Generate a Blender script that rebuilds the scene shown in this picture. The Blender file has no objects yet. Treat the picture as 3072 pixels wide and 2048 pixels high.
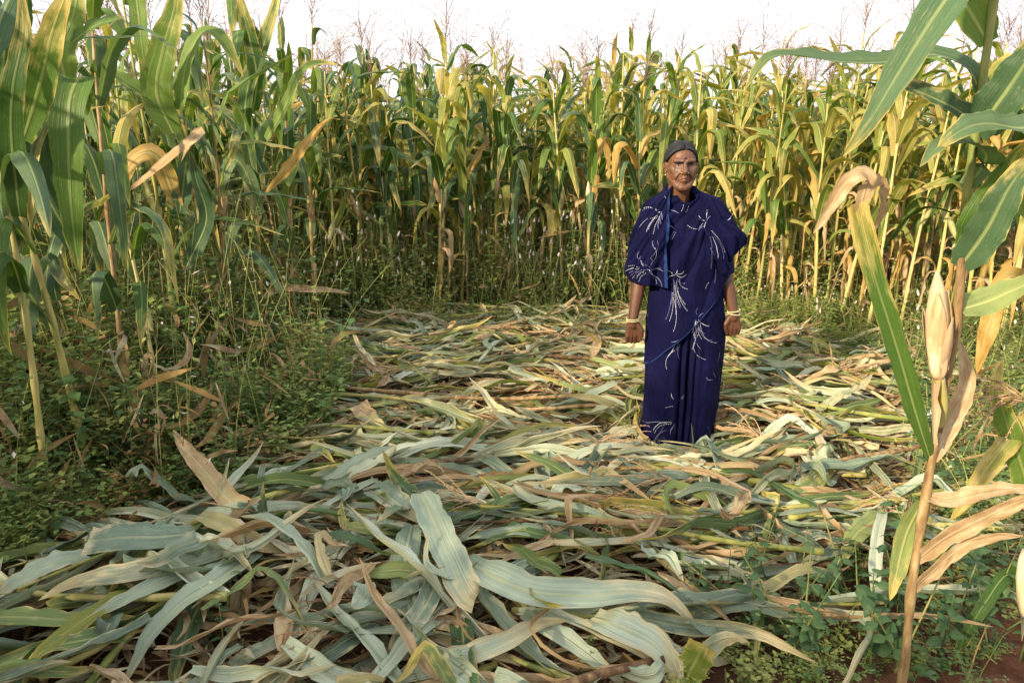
import bpy, bmesh, math, random
import numpy as np
from mathutils import Vector, Matrix
from mathutils.bvhtree import BVHTree

# ------------------------------------------------------------------ camera, sky, sun, exposure
SC = bpy.context.scene
C = SC.collection
CAM_H = 1.56
LENS = 26.0
FPX = LENS / 36.0 * 3072.0
PITCH = math.atan(624.0 / FPX)
cam_data = bpy.data.cameras.new("camera")
cam_data.lens = LENS
cam_data.sensor_width = 36.0
cam_data.clip_start = 0.05
cam_data.clip_end = 3000.0
cam = bpy.data.objects.new("camera", cam_data)
cam.location = (0.0, 0.0, CAM_H)
cam.rotation_euler = (math.pi / 2 - PITCH, 0.0, 0.0)
C.objects.link(cam)
SC.camera = cam

SUN_ELEV = math.radians(25.0)
SUN_AZ = math.radians(-134.0)      # measured from +Y (view direction) towards +X: sun stands left and a little behind
world = bpy.data.worlds.new("World")
SC.world = world
world.use_nodes = True
wn = world.node_tree.nodes
wl = world.node_tree.links
wn.clear()
w_out = wn.new("ShaderNodeOutputWorld")
w_bg = wn.new("ShaderNodeBackground")
w_sky = wn.new("ShaderNodeTexSky")
w_sky.sky_type = 'NISHITA'
w_sky.sun_disc = False
w_sky.sun_elevation = SUN_ELEV
w_sky.sun_rotation = SUN_AZ
w_sky.air_density = 1.0
w_sky.dust_density = 4.0
w_sky.ozone_density = 1.0
w_mix = wn.new("ShaderNodeMixRGB")          # thin bright overcast veil over the whole sky
w_mix.blend_type = 'MIX'
w_mix.inputs[0].default_value = 0.80
w_mix.inputs[2].default_value = (7.1, 7.2, 7.4, 1.0)
wl.new(w_sky.outputs[0], w_mix.inputs[1])
wl.new(w_mix.outputs[0], w_bg.inputs[0])
w_bg.inputs[1].default_value = 0.10
wl.new(w_bg.outputs[0], w_out.inputs[0])

sun_data = bpy.data.lights.new("sun", 'SUN')
sun_data.energy = 4.1
sun_data.angle = math.radians(2.5)
sun_data.color = (1.0, 0.82, 0.56)
sun = bpy.data.objects.new("sun", sun_data)
sdir = Vector((math.sin(SUN_AZ) * math.cos(SUN_ELEV), math.cos(SUN_AZ) * math.cos(SUN_ELEV), math.sin(SUN_ELEV)))
sun.rotation_euler = sdir.to_track_quat('Z', 'Y').to_euler()
sun.location = (-6, -3, 6)
C.objects.link(sun)

SC.view_settings.view_transform = 'Standard'
SC.view_settings.look = 'None'
SC.view_settings.exposure = 1.14
SC.view_settings.gamma = 1.0
SC.view_settings.use_curve_mapping = False
SC.render.engine = 'CYCLES'
SC.cycles.max_bounces = 8
SC.cycles.diffuse_bounces = 3
SC.cycles.transmission_bounces = 5
SC.cycles.transparent_max_bounces = 8
SC.cycles.caustics_reflective = False
SC.cycles.caustics_refractive = False
SC.cycles.use_denoising = True

# ------------------------------------------------------------------ helpers
rng = np.random.default_rng(11)
_sp, _cp = math.sin(PITCH), math.cos(PITCH)


def ray(x, y):
    a, b = (x - 1536.0) / FPX, -(y - 1024.0) / FPX
    return np.array([a, _cp + b * _sp, -_sp + b * _cp])


def on_z(x, y, z=0.0):
    """point where the sight line of a photo pixel meets the level z"""
    d = ray(x, y)
    t = (z - CAM_H) / d[2]
    return np.array([d[0] * t, d[1] * t, z])


def at_depth(x, y, Y):
    """point on the sight line of a photo pixel, Y metres into the field"""
    d = ray(x, y)
    t = Y / d[1]
    return np.array([d[0] * t, Y, CAM_H + d[2] * t])


def norm(v):
    v = np.asarray(v, float)
    return v / (np.linalg.norm(v, axis=-1, keepdims=True) + 1e-12)


ONES = ["", "first", "second", "third", "fourth", "fifth", "sixth", "seventh", "eighth", "ninth", "tenth", "eleventh", "twelfth",
        "thirteenth", "fourteenth", "fifteenth", "sixteenth", "seventeenth", "eighteenth", "nineteenth"]
TENS = ["", "", "twent", "thirt", "fort", "fift", "sixt", "sevent", "eight", "ninet"]


def ordinal(n):
    if n < 20:
        return ONES[n]
    return TENS[n // 10] + ("ieth" if n % 10 == 0 else "y-" + ONES[n % 10])


def tag(o, label=None, cat=None, group=None, kind=None):
    for k, v in (("label", label), ("category", cat), ("group", group), ("kind", kind)):
        if v:
            o[k] = v
    return o


def empty(name, loc=(0, 0, 0), rz=0.0, scale=1.0):
    o = bpy.data.objects.new(name, None)
    o.empty_display_size = 0.1
    o.location = loc
    o.rotation_euler = (0, 0, rz)
    o.scale = (scale,) * 3
    C.objects.link(o)
    return o


_grid_cache = {}


def grid_faces(n, k, wrap=False):
    key = (n, k, wrap)
    if key not in _grid_cache:
        F = []
        kk = k if wrap else k - 1
        for i in range(n - 1):
            for j in range(kk):
                j2 = (j + 1) % k
                F.append((i * k + j, i * k + j2, (i + 1) * k + j2, (i + 1) * k + j))
        _grid_cache[key] = F
    return _grid_cache[key]


def mesh_from(name, V, F, uv=None, mats=(), smooth=True):
    """uv: per-vertex (n,2)"""
    me = bpy.data.meshes.new(name)
    me.from_pydata(np.asarray(V, float).tolist(), [], F)
    if uv is not None:
        lay = me.uv_layers.new(name="UVMap")
        idx = np.empty(len(me.loops), dtype=np.int32)
        me.loops.foreach_get("vertex_index", idx)
        lay.data.foreach_set("uv", np.asarray(uv, np.float32)[idx].ravel())
    for m in mats:
        me.materials.append(m)
    if smooth:
        me.shade_smooth()
    return me


def obj(name, me, parent=None, loc=None):
    o = bpy.data.objects.new(name, me)
    if parent is not None:
        o.parent = parent
    if loc is not None:
        o.location = loc
    C.objects.link(o)
    return o


def obj_mat(o, m):
    """material on the object, so that alike pieces can share one mesh"""
    o.material_slots[0].link = 'OBJECT'
    o.material_slots[0].material = m


class Soup:
    """collects many small pieces into one mesh (for what nobody could count)"""
    def __init__(self):
        self.V, self.F, self.U, self.M, self.n = [], [], [], [], 0

    def add(self, V, F, uv=None, mat=0):
        V = np.asarray(V, float)
        self.V.append(V)
        self.U.append(np.zeros((len(V), 2)) if uv is None else np.asarray(uv, float))
        n = self.n
        self.F.extend([tuple(i + n for i in f) for f in F])
        self.M.extend([mat] * len(F))
        self.n += len(V)

    def build(self, name, mats, parent=None, smooth=True):
        me = mesh_from(name, np.concatenate(self.V), self.F, np.concatenate(self.U), mats, smooth)
        if len(mats) > 1:
            me.polygons.foreach_set("material_index", np.asarray(self.M, np.int32))
        return obj(name, me, parent)


class FastSoup:
    """like Soup, for very many triangles: prototypes are placed as whole arrays"""
    def __init__(self):
        self.V, self.T, self.M, self.n = [], [], [], 0

    def add(self, V, T, mats):
        self.V.append(V)
        self.T.append(T + self.n)
        self.M.append(mats)
        self.n += len(V)

    def build(self, name, mats, smooth=False):
        V, T, Mi = np.concatenate(self.V), np.concatenate(self.T), np.concatenate(self.M)
        me = bpy.data.meshes.new(name)
        me.vertices.add(len(V)); me.vertices.foreach_set("co", V.astype(np.float32).ravel())
        me.loops.add(len(T) * 3); me.loops.foreach_set("vertex_index", T.astype(np.int32).ravel())
        me.polygons.add(len(T)); me.polygons.foreach_set("loop_start", np.arange(0, len(T) * 3, 3, dtype=np.int32))
        me.update(calc_edges=True)
        for m in mats:
            me.materials.append(m)
        me.polygons.foreach_set("material_index", Mi.astype(np.int32))
        if smooth:
            me.shade_smooth()
        return obj(name, me)


def freeze(s):
    """a Soup as (verts, triangles, materials, uv) arrays"""
    T, Mi = [], []
    for f, m in zip(s.F, s.M):
        for i in range(1, len(f) - 1):
            T.append((f[0], f[i], f[i + 1])); Mi.append(m)
    return np.concatenate(s.V), np.array(T), np.array(Mi)


def turned(V, rz, sc, loc):
    c, s_ = math.cos(rz), math.sin(rz)
    return (V * sc) @ np.array([[c, s_, 0], [-s_, c, 0], [0, 0, 1.0]]) + np.asarray(loc)


def tube(P, R, sides=6, cap=True):
    """tube along points P with radii R: verts, faces, uv"""
    P = np.asarray(P, float)
    R = np.broadcast_to(np.asarray(R, float), (len(P),))
    T = norm(np.gradient(P, axis=0))
    ref = np.array([0.0, 0.0, 1.0]) if abs(T[0][2]) < 0.9 else np.array([1.0, 0.0, 0.0])
    X = norm(np.cross(T, ref))
    Y = norm(np.cross(T, X))
    a = np.linspace(0, 2 * math.pi, sides, endpoint=False)
    V = P[:, None] + R[:, None, None] * (X[:, None] * np.cos(a)[None, :, None] + Y[:, None] * np.sin(a)[None, :, None])
    n = len(P)
    uv = np.stack(np.broadcast_arrays(a[None, :] / (2 * math.pi), np.linspace(0, 1, n)[:, None]), -1).reshape(-1, 2)
    F = list(grid_faces(n, sides, True))
    if cap:
        F = F + [tuple(range(sides))[::-1], tuple((n - 1) * sides + i for i in range(sides))]
    return V.reshape(-1, 3), F, uv


def strip(P, S, N, W, K=5, fold=0.25, rip=0.0, rfreq=5.0, r=rng, pleat=0.0):
    """a leaf blade: centre line P, sideways S, up N, half widths W"""
    n = len(P)
    v = np.linspace(0, 1, n)
    c = np.linspace(-1, 1, K)
    ac = np.abs(c)
    ph = r.uniform(0, 6.28, 4)
    side = np.where(c < 0, 0, 1)
    f1 = rfreq * r.uniform(0.8, 1.25, 2)
    f2 = rfreq * 2.3 * r.uniform(0.8, 1.25, 2)
    wave = np.zeros((n, K))
    for j in range(K):
        s = side[j]
        wave[:, j] = ac[j] ** 1.6 * (np.sin(6.28 * f1[s] * v + ph[s]) + 0.5 * np.sin(6.28 * f2[s] * v + ph[s + 2]))
    offn = fold * ac[None, :] + rip * wave
    if pleat:                                             # lengthwise creases of a withering blade
        a_, b_ = r.normal(0, pleat, K), r.normal(0, pleat, K)
        q = (0.5 + 0.5 * np.sin(v * r.uniform(3, 7) + ph[0]))[:, None]
        offn = offn + a_[None] * q + b_[None] * (1 - q)
    jag = 1.0 + 0.06 * wave
    V = P[:, None] + S[:, None] * (c[None, :] * jag)[..., None] * W[:, None, None] + N[:, None] * (offn * W[:, None])[..., None]
    uv = np.stack(np.broadcast_arrays((c[None, :] + 1) / 2, v[:, None]), -1).reshape(-1, 2)
    return V.reshape(-1, 3), grid_faces(n, K), uv


def smooth_path(pts, n):
    """Catmull-Rom through pts, resampled evenly"""
    P = np.asarray(pts, float)
    Q = np.vstack([2 * P[0] - P[1], P, 2 * P[-1] - P[-2]])
    out = []
    for i in range(1, len(Q) - 2):
        for t in np.linspace(0, 1, 14, endpoint=False):
            a, b, c_, d = Q[i - 1], Q[i], Q[i + 1], Q[i + 2]
            out.append(0.5 * ((2 * b) + (-a + c_) * t + (2 * a - 5 * b + 4 * c_ - d) * t * t + (-a + 3 * b - 3 * c_ + d) * t ** 3))
    out.append(P[-1])
    out = np.array(out)
    L = np.concatenate([[0], np.cumsum(np.linalg.norm(np.diff(out[:, :3], axis=0), axis=1))])
    t = np.linspace(0, L[-1], n)
    return np.stack([np.interp(t, L, out[:, k]) for k in range(out.shape[1])], 1)


# ------------------------------------------------------------------ materials
def new_mat(name):
    m = bpy.data.materials.new(name)
    m.use_nodes = True
    nt = m.node_tree
    nt.nodes.clear()
    return m, nt, nt.nodes, nt.links


def nd(nt, typ, **kw):
    n = nt.nodes.new(typ)
    for k, v in kw.items():
        if k.startswith("i_"):
            key = k[2:]
            n.inputs[int(key) if key.isdigit() else key.replace("_", " ")].default_value = v
        else:
            setattr(n, k, v)
    return n


def math_n(nt, op, a, b=None, clamp=False):
    n = nt.nodes.new("ShaderNodeMath")
    n.operation = op
    n.use_clamp = clamp
    for i, v in enumerate((a, b)):
        if v is None:
            continue
        if isinstance(v, (int, float)):
            n.inputs[i].default_value = v
        else:
            nt.links.new(v, n.inputs[i])
    return n.outputs[0]


def ramp(nt, fac, stops):
    n = nt.nodes.new("ShaderNodeValToRGB")
    el = n.color_ramp.elements
    while len(el) > 1:
        el.remove(el[-1])
    el[0].position = stops[0][0]
    el[0].color = stops[0][1]
    for p, c in stops[1:]:
        e = el.new(p)
        e.color = c
    nt.links.new(fac, n.inputs[0])
    return n.outputs[0]


def mixc(nt, fac, a, b, mode='MIX'):
    n = nt.nodes.new("ShaderNodeMixRGB")
    n.blend_type = mode
    for i, v in enumerate((fac, a, b)):
        if isinstance(v, (int, float)):
            n.inputs[i].default_value = v
        elif isinstance(v, tuple):
            n.inputs[i].default_value = v
        else:
            nt.links.new(v, n.inputs[i])
    return n.outputs[0]


def c4(r, g, b):
    return (r, g, b, 1.0)


def leaf_material(name, cols, dry_cols, dry_amt, trans=0.35, trans_tint=(1.15, 1.1, 0.45), rough=0.45, spec=0.35, rib=(0.36, 0.42, 0.17), spots=0.25, vein_amt=0.26):
    """blade of maize: pale midrib, fine lengthwise veins, dry tip, margin and blotches, every leaf a little different"""
    m, nt, N, L = new_mat(name)
    uvn = nd(nt, "ShaderNodeUVMap")
    sep = nd(nt, "ShaderNodeSeparateXYZ")
    L.new(uvn.outputs[0], sep.inputs[0])
    info = nd(nt, "ShaderNodeObjectInfo")
    rnd = info.outputs["Random"]
    u, v = sep.outputs[0], sep.outputs[1]
    au = math_n(nt, 'MULTIPLY', math_n(nt, 'ABSOLUTE', math_n(nt, 'SUBTRACT', u, 0.5)), 2.0)
    r50 = math_n(nt, 'MULTIPLY', rnd, 57.0)
    # lengthwise veins
    cmb = nd(nt, "ShaderNodeCombineXYZ")
    L.new(math_n(nt, 'MULTIPLY', u, 44.0), cmb.inputs[0])
    L.new(math_n(nt, 'MULTIPLY', v, 1.6), cmb.inputs[1])
    L.new(r50, cmb.inputs[2])
    vein = nd(nt, "ShaderNodeTexNoise", i_Scale=1.0, i_Detail=2.0)
    L.new(cmb.outputs[0], vein.inputs["Vector"])
    # blotches
    cmb2 = nd(nt, "ShaderNodeCombineXYZ")
    L.new(math_n(nt, 'MULTIPLY', u, 2.2), cmb2.inputs[0])
    L.new(math_n(nt, 'MULTIPLY', v, 7.0), cmb2.inputs[1])
    L.new(r50, cmb2.inputs[2])
    blot = nd(nt, "ShaderNodeTexNoise", i_Scale=1.0, i_Detail=4.0, i_Roughness=0.6)
    L.new(cmb2.outputs[0], blot.inputs["Vector"])
    base = ramp(nt, math_n(nt, 'ADD', math_n(nt, 'MULTIPLY', rnd, 0.75), math_n(nt, 'MULTIPLY', blot.outputs[0], 0.4)),
                [(i / max(1, len(cols) - 1) * 0.8 + 0.12, c4(*c)) for i, c in enumerate(cols)])
    base = mixc(nt, vein_amt, base, ramp(nt, vein.outputs[0], [(0.3, c4(0.30, 0.32, 0.28)), (0.68, c4(0.95, 0.97, 0.80))]), 'OVERLAY')
    # dryness from tip, margin and blotches
    d = math_n(nt, 'ADD', math_n(nt, 'POWER', v, 3.5), math_n(nt, 'MULTIPLY', math_n(nt, 'POWER', au, 6.0), 0.45))
    d = math_n(nt, 'ADD', d, math_n(nt, 'MULTIPLY', blot.outputs[0], 1.5))
    d = math_n(nt, 'ADD', d, math_n(nt, 'MULTIPLY', vein.outputs[0], 0.5))
    rnd2 = math_n(nt, 'FRACT', math_n(nt, 'MULTIPLY', rnd, 13.7))
    d = math_n(nt, 'ADD', d, math_n(nt, 'MULTIPLY', rnd2, 0.7))
    lo = 2.35 - 1.5 * dry_amt
    mr = nd(nt, "ShaderNodeMapRange", i_1=lo, i_2=lo + 0.45)
    L.new(d, mr.inputs[0])
    dryc = ramp(nt, blot.outputs[0], [(0.3, c4(*dry_cols[0])), (0.5, c4(*dry_cols[1])), (0.7, c4(*dry_cols[2]))])
    dryc = mixc(nt, 0.35, dryc, ramp(nt, vein.outputs[0], [(0.3, c4(0.2, 0.18, 0.15)), (0.7, c4(0.9, 0.9, 0.85))]), 'OVERLAY')
    col = mixc(nt, mr.outputs[0], base, dryc)
    # small pale streaks
    cmb3 = nd(nt, "ShaderNodeCombineXYZ")
    L.new(math_n(nt, 'MULTIPLY', u, 34.0), cmb3.inputs[0])
    L.new(math_n(nt, 'MULTIPLY', v, 26.0), cmb3.inputs[1])
    L.new(r50, cmb3.inputs[2])
    sp = nd(nt, "ShaderNodeTexNoise", i_Scale=1.0, i_Detail=1.0)
    L.new(cmb3.outputs[0], sp.inputs["Vector"])
    mr2 = nd(nt, "ShaderNodeMapRange", i_1=0.66, i_2=0.74)
    L.new(sp.outputs[0], mr2.inputs[0])
    col = mixc(nt, math_n(nt, 'MULTIPLY', mr2.outputs[0], spots), col, c4(0.55, 0.50, 0.30))
    ribm = nd(nt, "ShaderNodeMapRange", i_1=0.13, i_2=0.05)
    L.new(au, ribm.inputs[0])
    ribf = math_n(nt, 'MULTIPLY', ribm.outputs[0], math_n(nt, 'SUBTRACT', 0.85, math_n(nt, 'MULTIPLY', v, 0.6)))
    col = mixc(nt, ribf, col, c4(*rib))
    bs = nd(nt, "ShaderNodeBsdfPrincipled")
    L.new(col, bs.inputs["Base Color"])
    bs.inputs["Roughness"].default_value = rough
    bs.inputs["Specular IOR Level"].default_value = spec
    bump = nd(nt, "ShaderNodeBump", i_Strength=0.6, i_Distance=0.005)
    hgt = math_n(nt, 'SUBTRACT', vein.outputs[0], math_n(nt, 'MULTIPLY', ribm.outputs[0], 0.8))
    L.new(hgt, bump.inputs["Height"])
    L.new(bump.outputs[0], bs.inputs["Normal"])
    out = nd(nt, "ShaderNodeOutputMaterial")
    if trans > 0:
        tr = nd(nt, "ShaderNodeBsdfTranslucent")
        L.new(mixc(nt, 1.0, col, c4(*trans_tint), 'MULTIPLY'), tr.inputs[0])
        ms = nd(nt, "ShaderNodeMixShader", i_0=trans)
        L.new(bs.outputs[0], ms.inputs[1])
        L.new(tr.outputs[0], ms.inputs[2])
        L.new(ms.outputs[0], out.inputs[0])
    else:
        L.new(bs.outputs[0], out.inputs[0])
    return m


def plain_material(name, stops, scale=8.0, rough=0.7, spec=0.3, trans=0.0, bump=0.0, stretch=(1, 1, 1), coord="Object", detail=4.0, obj_random=0.0, bump_dist=0.01):
    m, nt, N, L = new_mat(name)
    tc = nd(nt, "ShaderNodeTexCoord")
    mp = nd(nt, "ShaderNodeMapping")
    mp.inputs["Scale"].default_value = stretch
    L.new(tc.outputs[coord], mp.inputs[0])
    no = nd(nt, "ShaderNodeTexNoise", i_Scale=scale, i_Detail=detail, i_Roughness=0.6)
    L.new(mp.outputs[0], no.inputs["Vector"])
    fac = no.outputs[0]
    if obj_random:
        info = nd(nt, "ShaderNodeObjectInfo")
        fac = math_n(nt, 'ADD', fac, math_n(nt, 'MULTIPLY', math_n(nt, 'SUBTRACT', info.outputs["Random"], 0.5), obj_random))
    col = ramp(nt, fac, [(p, c4(*c)) for p, c in stops])
    bs = nd(nt, "ShaderNodeBsdfPrincipled")
    L.new(col, bs.inputs["Base Color"])
    bs.inputs["Roughness"].default_value = rough
    bs.inputs["Specular IOR Level"].default_value = spec
    if bump:
        bp = nd(nt, "ShaderNodeBump", i_Strength=bump, i_Distance=bump_dist)
        L.new(no.outputs[0], bp.inputs["Height"])
        L.new(bp.outputs[0], bs.inputs["Normal"])
    out = nd(nt, "ShaderNodeOutputMaterial")
    if trans:
        tr = nd(nt, "ShaderNodeBsdfTranslucent")
        L.new(col, tr.inputs[0])
        ms = nd(nt, "ShaderNodeMixShader", i_0=trans)
        L.new(bs.outputs[0], ms.inputs[1])
        L.new(tr.outputs[0], ms.inputs[2])
        L.new(ms.outputs[0], out.inputs[0])
    else:
        L.new(bs.outputs[0], out.inputs[0])
    return m


TAN = [(0.28, 0.18, 0.09), (0.46, 0.33, 0.19), (0.60, 0.48, 0.33)]
YEL = [(0.38, 0.27, 0.06), (0.50, 0.40, 0.12), (0.56, 0.47, 0.22)]
M = {}
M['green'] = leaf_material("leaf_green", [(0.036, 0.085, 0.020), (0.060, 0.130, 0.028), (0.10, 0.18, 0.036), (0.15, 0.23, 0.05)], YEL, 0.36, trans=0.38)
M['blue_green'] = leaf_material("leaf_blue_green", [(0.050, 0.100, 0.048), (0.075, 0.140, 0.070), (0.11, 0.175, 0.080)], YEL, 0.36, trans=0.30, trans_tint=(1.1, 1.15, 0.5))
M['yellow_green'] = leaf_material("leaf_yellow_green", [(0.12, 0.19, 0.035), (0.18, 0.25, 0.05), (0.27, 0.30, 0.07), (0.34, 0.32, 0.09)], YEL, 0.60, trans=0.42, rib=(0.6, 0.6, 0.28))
M['drying'] = leaf_material("leaf_drying", [(0.20, 0.21, 0.06), (0.36, 0.31, 0.10), (0.45, 0.34, 0.12)], [(0.36, 0.19, 0.05), (0.52, 0.34, 0.10), (0.60, 0.44, 0.20)], 0.95, trans=0.36, trans_tint=(1.1, 0.95, 0.5), rough=0.6, spec=0.2, rib=(0.55, 0.48, 0.25))
M['dead'] = leaf_material("leaf_dead", [(0.27, 0.18, 0.10), (0.40, 0.29, 0.17), (0.54, 0.42, 0.28)], TAN, 1.0, trans=0.25, trans_tint=(1.1, 0.9, 0.6), rough=0.75, spec=0.12, rib=(0.52, 0.40, 0.24), spots=0.1)
M['straw'] = leaf_material("leaf_straw", [(0.30, 0.28, 0.13), (0.42, 0.38, 0.19), (0.54, 0.48, 0.27)], TAN, 0.7, trans=0.2, trans_tint=(1.1, 1.0, 0.6), rough=0.65, spec=0.18, rib=(0.55, 0.50, 0.30), vein_amt=0.35)
M['wilted'] = leaf_material("leaf_wilted", [(0.075, 0.115, 0.085), (0.18, 0.235, 0.180), (0.33, 0.385, 0.305), (0.52, 0.555, 0.45)], [(0.38, 0.31, 0.16), (0.50, 0.43, 0.25), (0.58, 0.52, 0.36)], 0.46, trans=0.16, trans_tint=(1.1, 1.1, 0.6), rough=0.45, spec=0.42, rib=(0.46, 0.48, 0.27), vein_amt=0.42)
M['wilted_pale'] = leaf_material("leaf_wilted_pale", [(0.075, 0.10, 0.055), (0.19, 0.22, 0.135), (0.33, 0.355, 0.24), (0.50, 0.505, 0.38)], [(0.38, 0.30, 0.16), (0.52, 0.44, 0.26), (0.62, 0.55, 0.39)], 0.52, trans=0.16, trans_tint=(1.1, 1.1, 0.6), rough=0.48, spec=0.38, rib=(0.52, 0.52, 0.32), vein_amt=0.42)
M['wilted_green'] = leaf_material("leaf_wilted_green", [(0.10, 0.16, 0.065), (0.16, 0.225, 0.085), (0.24, 0.29, 0.11)], YEL, 0.50, trans=0.22, rough=0.55, spec=0.28, rib=(0.5, 0.52, 0.22))
M['stalk'] = plain_material("stalk_green", [(0.3, (0.16, 0.20, 0.045)), (0.5, (0.30, 0.29, 0.08)), (0.72, (0.44, 0.36, 0.14))], 6.0, 0.5, 0.35, stretch=(3, 3, 0.9), obj_random=0.35)
M['stalk_dry'] = plain_material("stalk_dry", [(0.3, (0.08, 0.042, 0.022)), (0.46, (0.18, 0.105, 0.050)), (0.58, (0.28, 0.18, 0.085)), (0.72, (0.42, 0.31, 0.17))], 9.0, 0.65, 0.2, stretch=(4, 4, 1), bump=0.3, obj_random=0.4, bump_dist=0.004)
M['tassel'] = plain_material("tassel_pink_brown", [(0.3, (0.20, 0.125, 0.10)), (0.6, (0.33, 0.23, 0.185)), (0.75, (0.42, 0.32, 0.26))], 20.0, 0.8, 0.1, obj_random=0.3)
M['tassel_dry'] = plain_material("tassel_straw", [(0.3, (0.26, 0.15, 0.08)), (0.55, (0.44, 0.29, 0.16)), (0.75, (0.54, 0.40, 0.24))], 25.0, 0.8, 0.1, obj_random=0.4)
M['husk'] = plain_material("husk_papery", [(0.3, (0.40, 0.24, 0.11)), (0.5, (0.58, 0.42, 0.24)), (0.72, (0.70, 0.58, 0.40))], 5.0, 0.7, 0.2, trans=0.12, stretch=(9, 9, 0.8), bump=0.5, obj_random=0.3, bump_dist=0.004)
M['soil'] = plain_material("red_soil", [(0.3, (0.050, 0.022, 0.013)), (0.5, (0.105, 0.048, 0.028)), (0.7, (0.17, 0.085, 0.05))], 9.0, 0.95, 0.1, bump=0.8, coord="Object", detail=8.0, bump_dist=0.03)
M['weed'] = plain_material("weed_green", [(0.28, (0.060, 0.125, 0.036)), (0.46, (0.125, 0.215, 0.065)), (0.60, (0.22, 0.30, 0.09)), (0.75, (0.38, 0.36, 0.13))], 3.4, 0.55, 0.3, trans=0.32, detail=6.0)
M['weed_teal'] = plain_material("weed_teal", [(0.3, (0.040, 0.095, 0.035)), (0.55, (0.080, 0.155, 0.055)), (0.75, (0.14, 0.21, 0.08))], 3.0, 0.5, 0.35, trans=0.30, detail=5.0, obj_random=0.3)
M['weed_light'] = plain_material("weed_light", [(0.3, (0.13, 0.20, 0.05)), (0.55, (0.25, 0.32, 0.08)), (0.75, (0.40, 0.40, 0.14))], 4.0, 0.55, 0.3, trans=0.35, obj_random=0.4)
M['weed_dry'] = plain_material("weed_dry", [(0.3, (0.14, 0.09, 0.04)), (0.55, (0.28, 0.19, 0.08)), (0.75, (0.42, 0.30, 0.14))], 5.0, 0.8, 0.1, trans=0.2)
M['stem'] = plain_material("weed_stem", [(0.3, (0.09, 0.14, 0.04)), (0.55, (0.20, 0.22, 0.07)), (0.75, (0.32, 0.27, 0.10))], 6.0, 0.6, 0.25, obj_random=0.4)
M['flower'] = plain_material("celosia_white", [(0.3, (0.50, 0.42, 0.40)), (0.6, (0.72, 0.67, 0.62))], 30.0, 0.7, 0.15, trans=0.25)
M['grass'] = plain_material("grass_green", [(0.3, (0.06, 0.11, 0.03)), (0.55, (0.13, 0.18, 0.05)), (0.75, (0.30, 0.27, 0.11))], 3.0, 0.6, 0.25, trans=0.3)
M['scrap'] = plain_material("dry_scrap", [(0.30, (0.11, 0.07, 0.04)), (0.48, (0.27, 0.18, 0.095)), (0.58, (0.24, 0.24, 0.15)), (0.72, (0.46, 0.35, 0.21))], 14.0, 0.8, 0.12, trans=0.12, detail=3.0)
M['mass_green'] = plain_material("mass_green", [(0.3, (0.045, 0.10, 0.026)), (0.5, (0.085, 0.155, 0.04)), (0.62, (0.15, 0.21, 0.05)), (0.75, (0.28, 0.27, 0.08))], 3.0, 0.5, 0.3, trans=0.38)
M['scrap_pale'] = plain_material("dry_scrap_pale", [(0.3, (0.30, 0.26, 0.15)), (0.5, (0.42, 0.38, 0.24)), (0.7, (0.55, 0.50, 0.36))], 14.0, 0.8, 0.12, trans=0.12, detail=3.0)
M['husk_green'] = plain_material("husk_green", [(0.3, (0.20, 0.21, 0.08)), (0.5, (0.34, 0.33, 0.14)), (0.72, (0.48, 0.42, 0.22))], 5.0, 0.65, 0.2, trans=0.12, stretch=(9, 9, 0.8), bump=0.4, obj_random=0.3, bump_dist=0.004)
M['stalk_red'] = plain_material("stalk_reddish", [(0.3, (0.20, 0.09, 0.035)), (0.45, (0.36, 0.22, 0.07)), (0.58, (0.44, 0.33, 0.10)), (0.72, (0.50, 0.40, 0.18))], 8.0, 0.5, 0.3, stretch=(4, 4, 1), bump=0.25, bump_dist=0.003)
M['stalk_pale'] = plain_material("stalk_pale", [(0.3, (0.26, 0.26, 0.07)), (0.5, (0.42, 0.38, 0.13)), (0.72, (0.55, 0.46, 0.22))], 6.0, 0.5, 0.35, stretch=(3, 3, 0.9), obj_random=0.35)
M['stalk_tan'] = plain_material("stalk_tan", [(0.3, (0.10, 0.055, 0.028)), (0.44, (0.21, 0.135, 0.06)), (0.58, (0.31, 0.215, 0.10)), (0.72, (0.44, 0.34, 0.19))], 11.0, 0.6, 0.25, stretch=(4, 4, 1), bump=0.5, bump_dist=0.004)
# ------------------------------------------------------------------ the woman in the navy sari
YW = 3.60                                 # how far into the field she stands
WX = at_depth(2047, 900, YW)[0]


def wz(ypx, Y=YW):
    return at_depth(1536, ypx, Y)[2]


def wx(xpx, ypx, Y=YW):
    return at_depth(xpx, ypx, Y)[0] - WX


def prof(rows, Y=YW):
    """rows (y_px, x_px) -> function z -> local x"""
    z = np.array([wz(r[0], Y) for r in rows])
    x = np.array([wx(r[1], r[0], Y) for r in rows])
    o = np.argsort(z)
    return lambda q: np.interp(q, z[o], x[o])


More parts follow.
